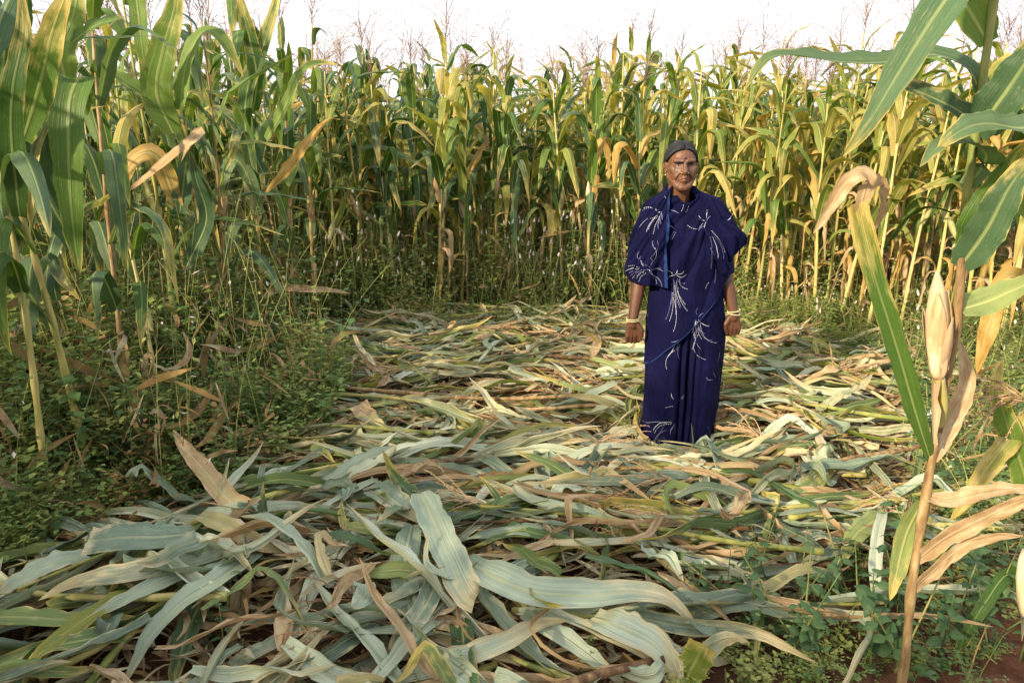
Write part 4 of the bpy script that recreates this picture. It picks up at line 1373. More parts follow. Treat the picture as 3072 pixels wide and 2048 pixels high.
# the crop beyond what can be told apart: far rows, and unseen corn added on the sun's side for shade
def mass_plant(r, H, leaf_lo, tass=True, n=7):
    s = Soup()
    P = stalk_path(r, H, n=8)
    V, F, U = tube(P, np.linspace(.014, .005, 8), 5)
    s.add(V, F, U, 1)
    az = r.uniform(0, 6.28)
    for i in range(11):
        f = i / 10
        if f < leaf_lo:
            continue
        z0 = H * (.14 + .80 * f)
        ln = np.interp(f, [0, .3, .6, .85, 1], [.5, .82, .88, .72, .46]) * r.uniform(.85, 1.1)
        W = np.interp(f, [0, .3, .6, .85, 1], [.03, .05, .053, .046, .03])
        V, F, U = standing_leaf(r, z0, az + math.pi * (i % 2) + r.normal(0, .4), ln, W, r.uniform(1.0, 1.35), r.uniform(1.7, 2.8), roll=r.normal(0, .7), bend_at=r.uniform(.28, .55), n=n, K=3, rip=.08)
        s.add(V, F, U, 0 if r.random() < .45 else 3 if r.random() < .75 else 4)
    if tass and r.random() < .6:
        g = tassel_geo(r, P[-1], (0, 0, 1), size=r.uniform(.34, .5), nb=9, rad=.0030)
        s.add(np.concatenate(g.V), g.F, None, 2)
    return freeze(s)


mr_ = np.random.default_rng(31)
MASS = [M['mass_green'], M['stalk'], M['tassel'], M['weed_light'], M['mass_green']]
far_p = [mass_plant(mr_, mr_.uniform(2.0, 2.2), .1) for _ in range(10)]
side_p = [mass_plant(mr_, mr_.uniform(2.15, 2.45), .1, tass=False) for _ in range(6)]
st = FastSoup()
for i in range(430):                                   # far rows, tops only show
    y = mr_.uniform(9.9, 23)
    x = mr_.uniform(-.72 * y, .72 * y)
    V, T_, Mi = far_p[i % 10]
    st.add(turned(V, mr_.uniform(0, 6.28), mr_.uniform(.92, 1.06), (x, y, 0)), T_, Mi)
tag(st.build("distant_corn", MASS, True), "far rows of corn whose tops and tassels close the field", "corn", kind="stuff")
st = FastSoup()
for i in range(122):                                    # out of view on the sun side, set thick to shade the clearing
    y = mr_.uniform(-4.2, 1.5) if i < 105 else mr_.uniform(1.5, 5.6)
    x = -mr_.uniform(max(.70 * y + .45, 1.5), 5.0)
    V, T_, Mi = side_p[i % 6]
    st.add(turned(V, mr_.uniform(0, 6.28), mr_.uniform(.92, 1.06), (x, y, 0)), T_, Mi)
for i in range(26):  # unseen plants added behind the camera to shade the right foreground
    V, T_, Mi = side_p[i % 6]
    st.add(turned(V, mr_.uniform(0, 6.28), mr_.uniform(.95, 1.08), (-mr_.uniform(.75, 1.7), -mr_.uniform(.9, 3.0), 0)), T_, Mi)
tag(st.build("shade_corn", MASS, True), "unseen corn left of and behind the camera, added to shade the clearing", "corn", kind="stuff")


# ------------------------------------------------------------------ leaves and stalks drawn through photo points
def path_leaf(pts, W, mat, n=26, K=7, fold=.22, rip=.10, roll=0.0, face=None, r=rng, tip=True, rfreq=4.0, base=.55, roll0=0.0, pleat=.03):
    """pts: 3-D points of the midrib from base to tip; face: direction the upper side turns to"""
    P = smooth_path(pts, n)
    s = np.linspace(0, 1, n)
    T = norm(np.gradient(P, axis=0))
    f = np.array([0, 0, 1.0]) if face is None else np.asarray(face, float)
    S = norm(np.cross(T, f)) * -1
    N = np.cross(S, T) * -1
    N = np.where((N @ f)[:, None] < 0, -N, N)
    ro = roll0 + roll * s
    S2 = S * np.cos(ro)[:, None] + N * np.sin(ro)[:, None]
    N2 = -S * np.sin(ro)[:, None] + N * np.cos(ro)[:, None]
    w = W * np.minimum(1.0, base + 2.4 * s) * (np.clip(1 - s ** 3.0, 0, 1) ** .8 if tip else 1.0) + .0008
    V, F, U = strip(P, S2, N2, w, K=K, fold=fold, rip=rip, rfreq=rfreq, r=r, pleat=pleat)
    return mesh_from("leaf", V, F, U, [M[mat]])


def left_leaf(k, pts, wpx, mat, **kw):
    """a further leaf of left plant k, through photo points (x, y, depth change)"""
    o, Y = left_roots[k]
    P = np.array([at_depth(a, b, Y + dy) for a, b, dy in pts])
    me = path_leaf(P, wpx * .86 / 2 * Y / FPX, mat, r=np.random.default_rng(int(abs(pts[0][0] + 3 * pts[-1][1]))), **kw)
    me.transform(o.matrix_basis.inverted())
    obj("leaf", me, o)


left_leaf(0, [(70, 420, 0), (120, 250, -.05), (160, 90, -.1), (215, -60, -.12)], 100, 'green', face=(.5, -1, .2))
left_leaf(0, [(60, 650, 0), (35, 420, -.05), (40, 260, -.1), (70, 100, -.1), (60, -60, -.1)], 80, 'green', face=(.4, -1, .1))
left_leaf(1, [(225, 330, 0), (235, 240, -.05), (210, 300, -.12), (205, 420, -.15), (210, 560, -.15), (222, 700, -.14), (240, 830, -.12)], 100, 'green', face=(.3, -1, .2), base=.9)
left_leaf(1, [(200, 260, 0), (180, 150, 0), (215, 60, .02), (245, -60, .02)], 95, 'green', face=(.4, -1, .2))
left_leaf(1, [(180, 560, 0), (150, 430, 0), (150, 330, -.05), (100, 420, -.1), (85, 560, -.12), (95, 680, -.12)], 86, 'blue_green', face=(.1, -1, .3))
left_leaf(1, [(215, 130, .0), (280, 80, 0), (340, 60, 0), (372, 50, 0)], 60, 'green', face=(.1, -.8, .8))
left_leaf(1, [(240, 760, 0), (170, 640, -.05), (100, 520, -.08), (20, 380, -.1), (-60, 300, -.1)], 80, 'blue_green', face=(.3, -1, .4))
left_leaf(1, [(170, 900, .0), (150, 780, -.05), (190, 840, -.1), (240, 900, -.12)], 50, 'blue_green', face=(.3, -1, .3))
left_leaf(3, [(520, 400, 0), (470, 280, -.05), (490, 150, -.08), (525, 20, -.1), (530, -80, -.1)], 95, 'green', face=(.3, -1, .1))
left_leaf(3, [(540, 330, 0), (560, 190, 0), (610, 95, .02), (660, 110, .03), (700, 170, .04), (730, 230, .04)], 62, 'green', face=(0, -.7, 1))
left_leaf(3, [(500, 330, 0), (420, 270, -.05), (340, 220, -.08), (290, 205, -.1)], 60, 'green', face=(0, -.7, 1))
left_leaf(3, [(540, 640, 0), (560, 480, 0), (575, 420, -.02), (600, 392, -.02)], 60, 'blue_green', face=(.3, -1, .2))
left_leaf(3, [(540, 480, 0), (575, 420, -.04), (603, 396, -.08), (590, 410, -.12), (530, 455, -.13), (450, 522, -.13), (365, 588, -.12)], 36, 'dead', face=(0, -1, .6), rip=.14)
left_leaf(3, [(535, 620, 0), (470, 470, -.06), (400, 480, -.1), (360, 560, -.12), (300, 660, -.12)], 62, 'drying', face=(.2, -1, .5), rip=.12)
left_leaf(3, [(400, -80, 0), (415, 40, 0), (425, 130, 0), (440, 230, .02)], 56, 'green', face=(.2, -1, .2))
left_leaf(3, [(560, 800, 0), (620, 660, 0), (590, 540, -.05), (570, 450, -.08)], 52, 'blue_green', face=(.3, -1, .2))
left_leaf(4, [(770, 560, 0), (740, 420, 0), (740, 280, -.02), (790, 140, -.04), (830, 0, -.05), (850, -90, -.05)], 66, 'green', face=(-.3, -1, .2))
left_leaf(4, [(760, 330, 0), (770, 220, -.04), (735, 60, -.08), (700, -60, -.1)], 56, 'green', face=(.3, -1, .2))
left_leaf(4, [(792, 590, 0), (815, 560, -.02), (870, 500, -.05), (925, 425, -.08), (975, 368, -.1), (1000, 352, -.1)], 50, 'drying', face=(-.3, -1, .5), base=.12)
left_leaf(4, [(800, 420, 0), (855, 320, -.03), (905, 215, -.05), (960, 190, -.06), (1015, 195, -.08)], 50, 'green', face=(-.2, -.8, .8))
left_leaf(4, [(790, 520, 0), (730, 400, .0), (660, 330, 0), (600, 330, .03)], 48, 'blue_green', face=(0, -.8, .8))
left_leaf(4, [(780, 640, 0), (740, 520, -.04), (700, 480, -.06), (660, 560, -.08), (640, 650, -.08)], 48, 'blue_green', face=(.2, -1, .4))

# the plant with the big ear at the right edge of the clearing
YP = 1.62
hp = empty("corn_plant", (on_z(2705, 2020, 0)[0] * 0 + at_depth(2690, 2100, YP)[0], YP, 0.0))
tag(hp, "drying corn plant with a long tan husked ear near the picture's right edge", "corn plant")
hloc = np.array(hp.location)
A = lambda x, y, dy=0.0: at_depth(x, y, YP + dy)
sp = smooth_path([np.append(hloc[:2], -.02), A(2712, 2000), A(2735, 1760), A(2775, 1500), A(2812, 1280), A(2868, 980), A(2885, 780), A(2905, 560), A(2935, 330), A(2965, 120), A(2995, -120), A(3010, -330)], 46)
for i0, i1, ra, rb, nn, m_ in ((0, 21, .0108, .0102, 4, 'stalk_tan'), (20, 32, .0102, .0094, 2, 'stalk_tan'), (31, 46, .0094, .0072, 3, 'stalk')):
    obj("stalk", stalk_mesh(rng, sp[i0:i1] - hloc, r0=ra, r1=rb, nodes=nn, sides=12, mats=[M[m_]]), hp)


def hleaf(pts, W, mat, **kw):
    return obj("leaf", path_leaf(np.array([A(*p) for p in pts]) - hloc, W, mat, r=np.random.default_rng(int(abs(pts[0][0] * 7 + pts[-1][1]))), **kw), hp)


hleaf([(2795, 1390, 0), (2745, 1230, -.03), (2690, 1040, -.05), (2630, 850, -.06), (2590, 700, -.06), (2572, 610, -.05)], .021, 'green', face=(-.4, -1, .2), fold=.30, tip=False, base=.35, rip=.12)
hleaf([(2574, 640, -.05), (2600, 548, -.05), (2578, 524, -.06), (2530, 560, -.06), (2480, 640, -.06), (2440, 700, -.05)], .017, 'dead', face=(.0, -1, .6), fold=.45, rip=.25)
hleaf([(2605, 560, -.03), (2640, 545, 0), (2640, 640, .03), (2600, 720, .05)], .013, 'dead', face=(.2, -1, .4), fold=.5, rip=.3)
hleaf([(2772, 1490, 0), (2850, 1500, -.02), (2950, 1478, -.05), (3060, 1468, -.10), (3180, 1500, -.15)], .022, 'dead', face=(0, -.6, 1), fold=.2, rip=.16)
hleaf([(2748, 1680, 0), (2840, 1610, -.03), (2950, 1555, -.06), (3072, 1500, -.1), (3180, 1490, -.12)], .022, 'dead', face=(.2, -.9, .6), fold=.3, rip=.2)
hleaf([(2735, 1770, 0), (2790, 1720, -.02), (2880, 1645, -.04), (2980, 1612, -.05), (3070, 1606, -.06)], .016, 'dead', face=(.2, -.9, .7), fold=.35, rip=.18)
hleaf([(2795, 1380, 0), (2850, 1260, .06), (2900, 1150, .1), (2880, 1020, .15)], .024, 'dead', face=(-.6, -1, .2), fold=.6, rip=.3)
hleaf([(2770, 1500, .02), (2720, 1600, .05), (2690, 1720, .04), (2670, 1800, .02)], .028, 'wilted_green', face=(-.3, -1, .1), fold=.3, rip=.1)
hleaf([(2878, 930, 0), (2960, 905, .02), (3040, 870, 0), (3150, 820, -.05)], .034, 'wilted_green', face=(.0, -.8, .8), fold=.25, rip=.1)
hleaf([(2893, 735, 0), (2935, 640, -.03), (2990, 560, -.03), (3080, 420, -.05)], .030, 'green', face=(-.5, -1, .1), fold=.3)
hleaf([(2945, 300, 0), (2905, 210, .02), (2800, 165, .03), (2690, 185, .02), (2560, 190, 0), (2440, 175, -.02), (2330, 165, -.04), (2280, 200, -.04), (2235, 270, -.04)], .034, 'blue_green', face=(0, -.55, 1), fold=.35, rip=.08, n=34)
hleaf([(2990, -80, 0), (2950, -170, -.05), (2880, -60, -.12), (2790, 70, -.16), (2690, 230, -.18), (2600, 380, -.18), (2530, 470, -.16)], .038, 'blue_green', face=(-.5, -1, .35), fold=.22, rip=.06, n=34)
hleaf([(2965, 130, 0), (2900, 20, .02), (2830, -90, .04), (2760, -200, .05)], .036, 'green', face=(-.2, -1, .3), fold=.3)
hleaf([(2925, 370, 0), (2870, 330, .03), (2780, 285, .05), (2690, 250, .06), (2640, 215, .06)], .026, 'blue_green', face=(-.2, -.8, .8), fold=.4)
hleaf([(2930, 400, 0), (2980, 330, -.04), (3050, 230, -.07), (3160, 60, -.1)], .042, 'blue_green', face=(-.7, -1, .2), fold=.25)
hleaf([(2905, 560, 0), (2960, 470, -.02), (2910, 430, -.10), (2830, 430, -.15), (2760, 500, -.18)], .030, 'blue_green', face=(0, -.5, 1), fold=.3)
hleaf([(3180, 360, -.1), (3072, 385, -.12), (2960, 370, -.14), (2880, 395, -.16), (2810, 450, -.16)], .040, 'blue_green', face=(.1, -.6, 1), fold=.2, rip=.08)
hleaf([(2882, 800, 0), (2960, 690, -.05), (3030, 560, -.08), (3120, 440, -.1)], .038, 'blue_green', face=(-.6, -1, .3), fold=.25)
# shank, ear and its loose husks
V, F, U = tube(smooth_path([A(2808, 1300), A(2830, 1220, -.01), A(2815, 1120, -.02)], 8) - hloc, np.linspace(.009, .012, 8), 9)
obj("shank", mesh_from("shank", V, F, U, [M['stalk']]), hp)
e0, e1 = A(2815, 1135, -.02), A(2812, 812, -.02)
V, F, U = ear_geo(np.random.default_rng(4), np.linalg.norm(e1 - e0), .0235, n=26, k=28)
ear = obj("ear", mesh_from("ear", rot_to(V, (e1 - e0) / np.linalg.norm(e1 - e0), e0 - hloc), F, U, [M['husk']]), hp)
for k, (rz, l_, W) in enumerate(((.4, .20, .024), (2.3, .17, .022), (4.2, .215, .020), (5.4, .15, .024))):
    V, F, U = husk_leaf_geo(np.random.default_rng(40 + k), l_, W, curl=.35)
    V = V * np.array([.75, 1, 1]) + np.array([.0115, 0, 0])
    obj("husk", mesh_from("husk", rot_to(V, (e1 - e0) / np.linalg.norm(e1 - e0), e0 - hloc, rz), F, U, [M['husk']]), ear)
V, F, U = husk_leaf_geo(np.random.default_rng(48), .26, .030, curl=.9)
obj("husk", mesh_from("husk", rot_to(V, norm(A(2870, 1020) - A(2800, 1330)), A(2800, 1330, -.02) - hloc, 2.6), F, U, [M['husk']]), hp)

# a second plant just outside the right edge that reaches into the picture
YQ = 2.05
qp = empty("corn_plant", (at_depth(3130, 1900, YQ)[0], YQ, 0))
tag(qp, "corn plant mostly outside the picture's right edge, reaching in beside the husked ear", "corn plant")
qloc = np.array(qp.location)
Aq = lambda x, y, dy=0.0: at_depth(x, y, YQ + dy)
obj("stalk", stalk_mesh(rng, smooth_path([np.append(qloc[:2], -.02), Aq(3100, 1500), Aq(3085, 1100), Aq(3100, 700), Aq(3090, 200), Aq(3100, -100)], 30) - qloc, r0=.014, r1=.008, nodes=10, sides=9), qp)


def qleaf(pts, W, mat, **kw):
    return obj("leaf", path_leaf(np.array([Aq(*p) for p in pts]) - qloc, W, mat, r=np.random.default_rng(int(abs(pts[0][1] + pts[-1][0]))), **kw), qp)


qleaf([(3095, 1500, 0), (3060, 1380, -.02), (3010, 1240, -.03), (2990, 1140, 0), (3010, 1080, .03)], .036, 'green', face=(-.6, -1, .1))
qleaf([(3090, 1800, 0), (3030, 1720, -.05), (2960, 1800, -.1), (2890, 1920, -.12), (2840, 2040, -.12)], .022, 'green', face=(-.4, -1, .4))
qleaf([(3090, 1250, 0), (3020, 1330, -.03), (2950, 1420, -.05), (2900, 1500, -.05), (2850, 1560, -.04)], .030, 'yellow_green', face=(-.3, -1, .5))
qleaf([(3085, 900, 0), (3040, 830, 0), (3000, 870, 0), (2960, 1000, 0), (2930, 1120, 0)], .030, 'drying', face=(-.5, -1, .3), rip=.2)
qleaf([(3100, 650, 0), (3050, 560, 0), (3000, 590, .05), (2950, 680, .08), (2920, 780, .08)], .036, 'green', face=(-.5, -1, .5))
qleaf([(3090, 330, 0), (3050, 200, .1), (2990, 230, .15), (2940, 330, .2)], .036, 'green', face=(-.3, -1, .5))
V, F, U = ear_geo(np.random.default_rng(6), .24, .022, n=18, k=18)
obj("ear", mesh_from("ear", rot_to(V, norm(Aq(3062, 1540, -.12) - Aq(3075, 1850, -.12)), Aq(3078, 1850, -.12) - qloc), F, U, [M['husk']]), qp)
g = tassel_geo(np.random.default_rng(8), Aq(3120, 1210, -.1) - qloc, (-.9, 0, .25), size=.30, nb=10, rad=.0022, spikelets=True, droop=.8)
o = g.build("tassel", [M['tassel_dry']]); o.parent = qp
# ------------------------------------------------------------------ cut corn lying in the clearing
def pile(x, y):
    """height of the litter under the top layer"""
    h = .035 + .05 * np.exp(-((y - 2.35) / .5) ** 2 - ((x + .45) / .9) ** 2) + .045 * np.exp(-((y - 3.0) / .35) ** 2 - ((x - .3) / 1.2) ** 2)
    h = h + .05 * np.exp(-((y - 4.9) / .7) ** 2 - ((x - .5) / 1.6) ** 2) + .10 * np.exp(-((y - 2.05) / .35) ** 2 - ((x + .75) / .45) ** 2)
    h = h + .018 * np.sin(x * 6 + 1.3 * y) * np.sin(y * 7 + .4)
    h = h * (1 - .8 * np.exp(-((x - WX) / .45) ** 2 - ((y - YW + .22) / .32) ** 2))
    return np.maximum(h, .012)


CLEAR = [(-1.15, 1.55), (.45, 1.55), (.62, 2.0), (1.45, 2.5), (2.2, 3.6), (2.5, 4.8), (1.9, 5.6), (.4, 6.15), (-1.2, 5.9), (-1.75, 5.2), (-1.0, 4.2), (-.95, 3.3), (-1.30, 2.80), (-1.75, 2.5), (-2.0, 1.55)]


def inside(x, y, poly=CLEAR):
    c = False
    j = len(poly) - 1
    for i in range(len(poly)):
        (xi, yi), (xj, yj) = poly[i], poly[j]
        if (yi > y) != (yj > y) and x < (xj - xi) * (y - yi) / (yj - yi) + xi:
            c = not c
        j = i
    return c


def woman_clear(x, y):
    return ((x - WX) / .21) ** 2 + ((y - YW) / .19) ** 2 < 1


def lying_leaf(r, x, y, head, ln, W, z_off, turn=0.0, arch=.04, roll=0.0, roll_rate=0.0, mat='wilted', n=20, K=9, lift=0.0, fold=.22, fold_at=None, zb=None):
    s = np.linspace(0, 1, n)
    hd = head + turn * s + .05 * np.sin(s * 7 + r.uniform(0, 6))
    if fold_at is not None:                               # blade bent back on itself
        hd = hd + fold_at[1] / (1 + np.exp(-(s - fold_at[0]) * 30))
    step = ln / (n - 1)
    X = x + np.concatenate([[0], np.cumsum(np.cos(hd[:-1]) * step)])
    Y = y + np.concatenate([[0], np.cumsum(np.sin(hd[:-1]) * step)])
    for _ in range(2):                                    # keep clear of the standing woman
        d = np.sqrt(((X - WX) / .20) ** 2 + ((Y - YW) / .18) ** 2)
        k = np.where(d < 1, 1 / np.maximum(d, .2), 1)
        X, Y = WX + (X - WX) * k, YW + (Y - YW) * k
    nearw = 1 - .88 * np.exp(-((X - WX) / .42) ** 2 - ((Y - YW + .20) / .30) ** 2)
    Z = pile(X, Y) + (z_off + arch * np.sin(np.pi * s) * (.6 + .4 * np.sin(s * 5 + r.uniform(0, 6))) + lift * s ** 2) * nearw + .010 * np.sin(s * 11 + r.uniform(0, 6))
    if fold_at is not None:
        Z = Z + .02 * np.exp(-((s - fold_at[0]) / .1) ** 2) + .012 * (s > fold_at[0])
    if zb is not None:
        Z = Z + (zb - Z[0]) * np.exp(-s * 5)
    P = np.stack([X, Y, Z], 1)
    T = norm(np.gradient(P, axis=0))
    S0 = norm(np.cross(T, np.array([0, 0, 1.0])))
    N0 = np.cross(S0, T)
    ro = roll + roll_rate * s + .25 * np.sin(s * 6 + r.uniform(0, 6))
    S = S0 * np.cos(ro)[:, None] + N0 * np.sin(ro)[:, None]
    N = -S0 * np.sin(ro)[:, None] + N0 * np.cos(ro)[:, None]
    V, F, U = strip(P, S, N, blade_width(s, W), K=K, fold=fold, rip=.20, rfreq=4.5, r=r, pleat=.17)
    lowest = V[:, 2].min()
    if lowest < .006:
        V[:, 2] += np.clip(.006 - V[:, 2], 0, None)
    return mesh_from("leaf", V, F, U, [M[mat]])


PAL_CUT = [('wilted', 7.0), ('wilted_green', 2.2), ('dead', 1.6), ('straw', 1.2), ('blue_green', .4), ('yellow_green', .2)]
PAL_CUT_MID = [('wilted_pale', 4.6), ('wilted', 3.4), ('wilted_green', 1.8), ('dead', 1.6), ('straw', 1.4), ('yellow_green', .45)]
PAL_CUT_RIGHT = [('wilted_pale', 4.6), ('wilted_green', 3.4), ('dead', 1.6), ('straw', 1.6), ('yellow_green', .7)]
cr = np.random.default_rng(41)
DIRW = lambda h: ("left" if math.cos(h) < -.45 else "right" if math.cos(h) > .45 else "away from" if math.sin(h) > 0 else "toward")


def zone(x, y):
    if y < 2.35:
        return "front heap" if x < .1 else "bare front soil"
    if y < 3.05:
        return "litter at far left" if x < -.9 else "litter before the woman" if x > .1 else "front middle litter"
    if y < 4.1:
        return "litter left of her feet" if x < WX else "litter right of her feet"
    if y < 5.0:
        return "litter behind her, left" if x < WX else "litter behind her, right"
    return "litter farthest back"


counts = {}


def nth_label(kind, x, y, extra=""):
    z = zone(x, y)
    key = (kind, z, extra)
    counts.setdefault(key, []).append((x, y))
    return key


pending = []


def finish_labels():
    """number alike things from the camera outwards, so that each one can be pointed at"""
    by = {}
    for o, key, x, y, cat, grp in pending:
        by.setdefault(key, []).append((y, x, o, cat, grp))
    for (kind, z, extra), lst in by.items():
        lst.sort(key=lambda q: q[0])
        for k, (y, x, o, cat, grp) in enumerate(lst):
            pos = "nearest" if k == 0 else f"{ordinal(k + 1)} nearest"
            if len(lst) == 1:
                pos = "only one"
            tag(o, f"{kind}{extra}, {pos} in {z}", cat, grp)


spots = []
tries = 0
while len(spots) < 126 and tries < 6000:
    tries += 1
    y = 1.55 + 4.6 * cr.random() ** .92
    x = cr.uniform(-1.95, 2.5)
    if not inside(x, y) or woman_clear(x, y):
        continue
    if any((x - a) ** 2 + (y - b) ** 2 < (.14 if y < 4 else .11) ** 2 for a, b in spots):
        continue
    spots.append((x, y))
for (x, y) in spots:
    base = math.pi if cr.random() < .55 else 0.0
    head = base + cr.normal(0, .35) + (.55 if base else -.1) * (x < -.2 and y < 2.6)
    if abs(math.sin(head)) > .8:
        head = base
    ln = cr.uniform(.75, 1.45)
    z0 = cr.uniform(.01, .07) if cr.random() < .55 else cr.uniform(.07, .12)
    cx, cy = x - math.cos(head) * ln * .45, y - math.sin(head) * ln * .45
    cut = empty("cut_corn_stalk", (cx, cy, 0))
    loc = np.array([cx, cy, 0])
    n = 16
    s = np.linspace(0, 1, n)
    hd = head + cr.normal(0, .25) * s
    X = cx + np.concatenate([[0], np.cumsum(np.cos(hd[:-1]) * ln / (n - 1))])
    Y = cy + np.concatenate([[0], np.cumsum(np.sin(hd[:-1]) * ln / (n - 1))])
    d = np.sqrt(((X - WX) / .24) ** 2 + ((Y - YW) / .22) ** 2)
    if (d < 1).any():
        sgn = -1 if Y.mean() < YW else 1
        Y = Y + sgn * (np.clip(1 - d, 0, 1).max() * .24 + .02)
    Zs = pile(X, Y) * .75 + z0 * (1 - .85 * np.exp(-((X - WX) / .42) ** 2 - ((Y - YW + .20) / .30) ** 2)) + .012
    P = np.stack([X, Y, Zs], 1)
    dry = cr.random() < .45
    obj("stalk", stalk_mesh(cr, P - loc, r0=cr.uniform(.010, .0135), r1=.005, nodes=7, sides=7, mats=[M['stalk_dry' if dry else 'stalk']]), cut)
    pal = PAL_CUT if y < 2.9 else PAL_CUT_MID if x < 1.2 else PAL_CUT_RIGHT
    nl = int(cr.integers(9, 14))
    big = {}
    for i in range(nl):
        f = (i + .6) / nl
        k = int(f * (n - 1))
        side = 1 if i % 2 else -1
        h2 = hd[k] + side * cr.uniform(.03, .50) + (cr.normal(0, .9) if cr.random() < .15 else 0)
        m_ = pick(cr, pal)
        big[m_] = big.get(m_, 0) + 1
        fa = (cr.uniform(.35, .75), cr.choice([-1, 1]) * cr.uniform(1.2, 2.6)) if cr.random() < .22 else None
        lift = cr.uniform(.05, .22) if cr.random() < .12 else 0
        me = lying_leaf(cr, X[k], Y[k], h2, cr.uniform(.45, .85), np.interp(y, [1.6, 2.6, 4.5, 6], [.034, .026, .021, .019]) * cr.uniform(.55, 1.15) * (.7 if m_ in ('dead', 'straw') else 1), cr.uniform(.005, .085),
                        turn=cr.normal(0, .22), arch=cr.uniform(.0, .07), roll=cr.normal(0, .5), roll_rate=cr.normal(0, 1.1), mat=m_, fold_at=fa, lift=lift, fold=cr.choice([cr.uniform(0, .35), cr.uniform(.4, 1.5)]), zb=Zs[k])
        me.transform(Matrix.Translation(Vector(-loc)))
        obj("leaf", me, cut)
    if cr.random() < .42:
        g = tassel_geo(cr, P[-1] - loc + np.array([0, 0, .015]), np.array([math.cos(hd[-1]), math.sin(hd[-1]), .18]), size=cr.uniform(.22, .34), nb=int(cr.integers(8, 13)), rad=.0020, sides=4, droop=.35, spikelets=True)
        VV = np.concatenate(g.V); VV[:, 2] = np.maximum(VV[:, 2], .015)
        g.V = [VV]
        o = g.build("tassel", [M['tassel_dry']]); o.parent = cut
    if cr.random() < .03:
        k = int(cr.integers(3, 9))
        V, F, U = ear_geo(cr, cr.uniform(.17, .22), .024)
        a = hd[k] + cr.choice([-1, 1]) * .5
        obj("ear", mesh_from("ear", rot_to(V, (math.cos(a), math.sin(a), .15), P[k] - loc + np.array([0, 0, .03])), F, U, [M['husk']]), cut)
    col = max(big, key=big.get)
    word = {'wilted': "grey-green", 'wilted_pale': "pale green", 'wilted_green': "green", 'dead': "brown", 'straw': "straw-coloured", 'drying': "yellowed", 'blue_green': "bluish", 'yellow_green': "yellow-green"}[col]
    pending.append((cut, (f"{word} cut corn stalk", zone(x, y), f" pointing {DIRW(head)}"), x, y, "corn stalk", "cut corn stalks strewn over the clearing"))

# ---- single torn leaves, husks and tassels on top
lr = np.random.default_rng(52)
cnt = 0
while cnt < 230:
    y = 1.6 + 4.4 * lr.random() ** 1.15
    x = lr.uniform(-1.9, 2.4)
    if not inside(x, y) or woman_clear(x, y):
        continue
    m_ = pick(lr, PAL_CUT if y < 2.8 else PAL_CUT_MID)
    fa = (lr.uniform(.3, .7), lr.choice([-1, 1]) * lr.uniform(1.2, 2.7)) if lr.random() < .35 else None
    h2 = (0 if lr.random() < .5 else math.pi) + lr.normal(0, .75)
    lift = lr.uniform(.06, .2) if lr.random() < .2 else 0
    me = lying_leaf(lr, x, y, h2, lr.uniform(.18, .55), lr.uniform(.016, .036), lr.uniform(.05, .11), turn=lr.normal(0, .4), arch=lr.uniform(0, .06),
                    roll=lr.normal(0, .45), roll_rate=lr.normal(0, 1.1), mat=m_, fold_at=fa, lift=lift, fold=lr.uniform(0, .8), n=18)
    me.transform(Matrix.Translation(Vector((-x, -y, 0))))
    o = obj("fallen_leaf", me, None, (x, y, 0))
    word = {'wilted': "pale grey-green", 'wilted_pale': "pale green", 'wilted_green': "dull green", 'dead': "brown dry", 'straw': "straw-coloured", 'drying': "yellowed", 'blue_green': "bluish green", 'yellow_green': "yellow-green"}[m_]
    ex = " folded over" if fa else " with lifted tip" if lift else ""
    pending.append((o, (f"{word} torn corn leaf", zone(x, y), ex), x, y, "leaf", "torn corn leaves on the litter"))
    cnt += 1
cnt = 0
while cnt < 30:
    y = 1.7 + 4.2 * lr.random()
    x = lr.uniform(-1.5, 2.2)
    if not inside(x, y) or woman_clear(x, y):
        continue
    root = empty("corn_husk", (x, y, float(pile(x, y)) + .05))
    a = lr.uniform(0, 6.28)
    for k in range(int(lr.integers(2, 5))):
        V, F, U = husk_leaf_geo(lr, lr.uniform(.12, .22), lr.uniform(.014, .028), curl=lr.uniform(-1.2, 1.6), cup=lr.uniform(-.35, .1))
        aa = a + lr.normal(0, .5)
        obj("husk_leaf", mesh_from("husk_leaf", rot_to(V, (math.cos(aa), math.sin(aa), lr.uniform(-.05, .35)), (0, 0, .008 * k), lr.uniform(0, 6.28)), F, U, [M['husk' if lr.random() < .65 else 'dead']]), root)
    pending.append((root, ("papery tan corn husk", zone(x, y), ""), x, y, "husk", "dry husks scattered on the litter"))
    cnt += 1
TAS = [(250, 1500, math.pi * 1.05, .30), (330, 1560, math.pi * 1.1, .28), (690, 1365, math.pi * .9, .30), (2590, 1480, -1.4, .28), (2300, 1320, 2.2, .30), (1790, 1590, -1.7, .22), (2250, 1500, 3.3, .24), (2360, 1130, .3, .30), (2470, 1150, .1, .30),
       (1620, 1210, .8, .24), (2290, 1010, .3, .24), (1950, 970, 2.5, .22), (1490, 1100, 1.2, .22), (1180, 1360, 3.4, .22), (1690, 960, 2.0, .22), (900, 1310, .5, .24)]
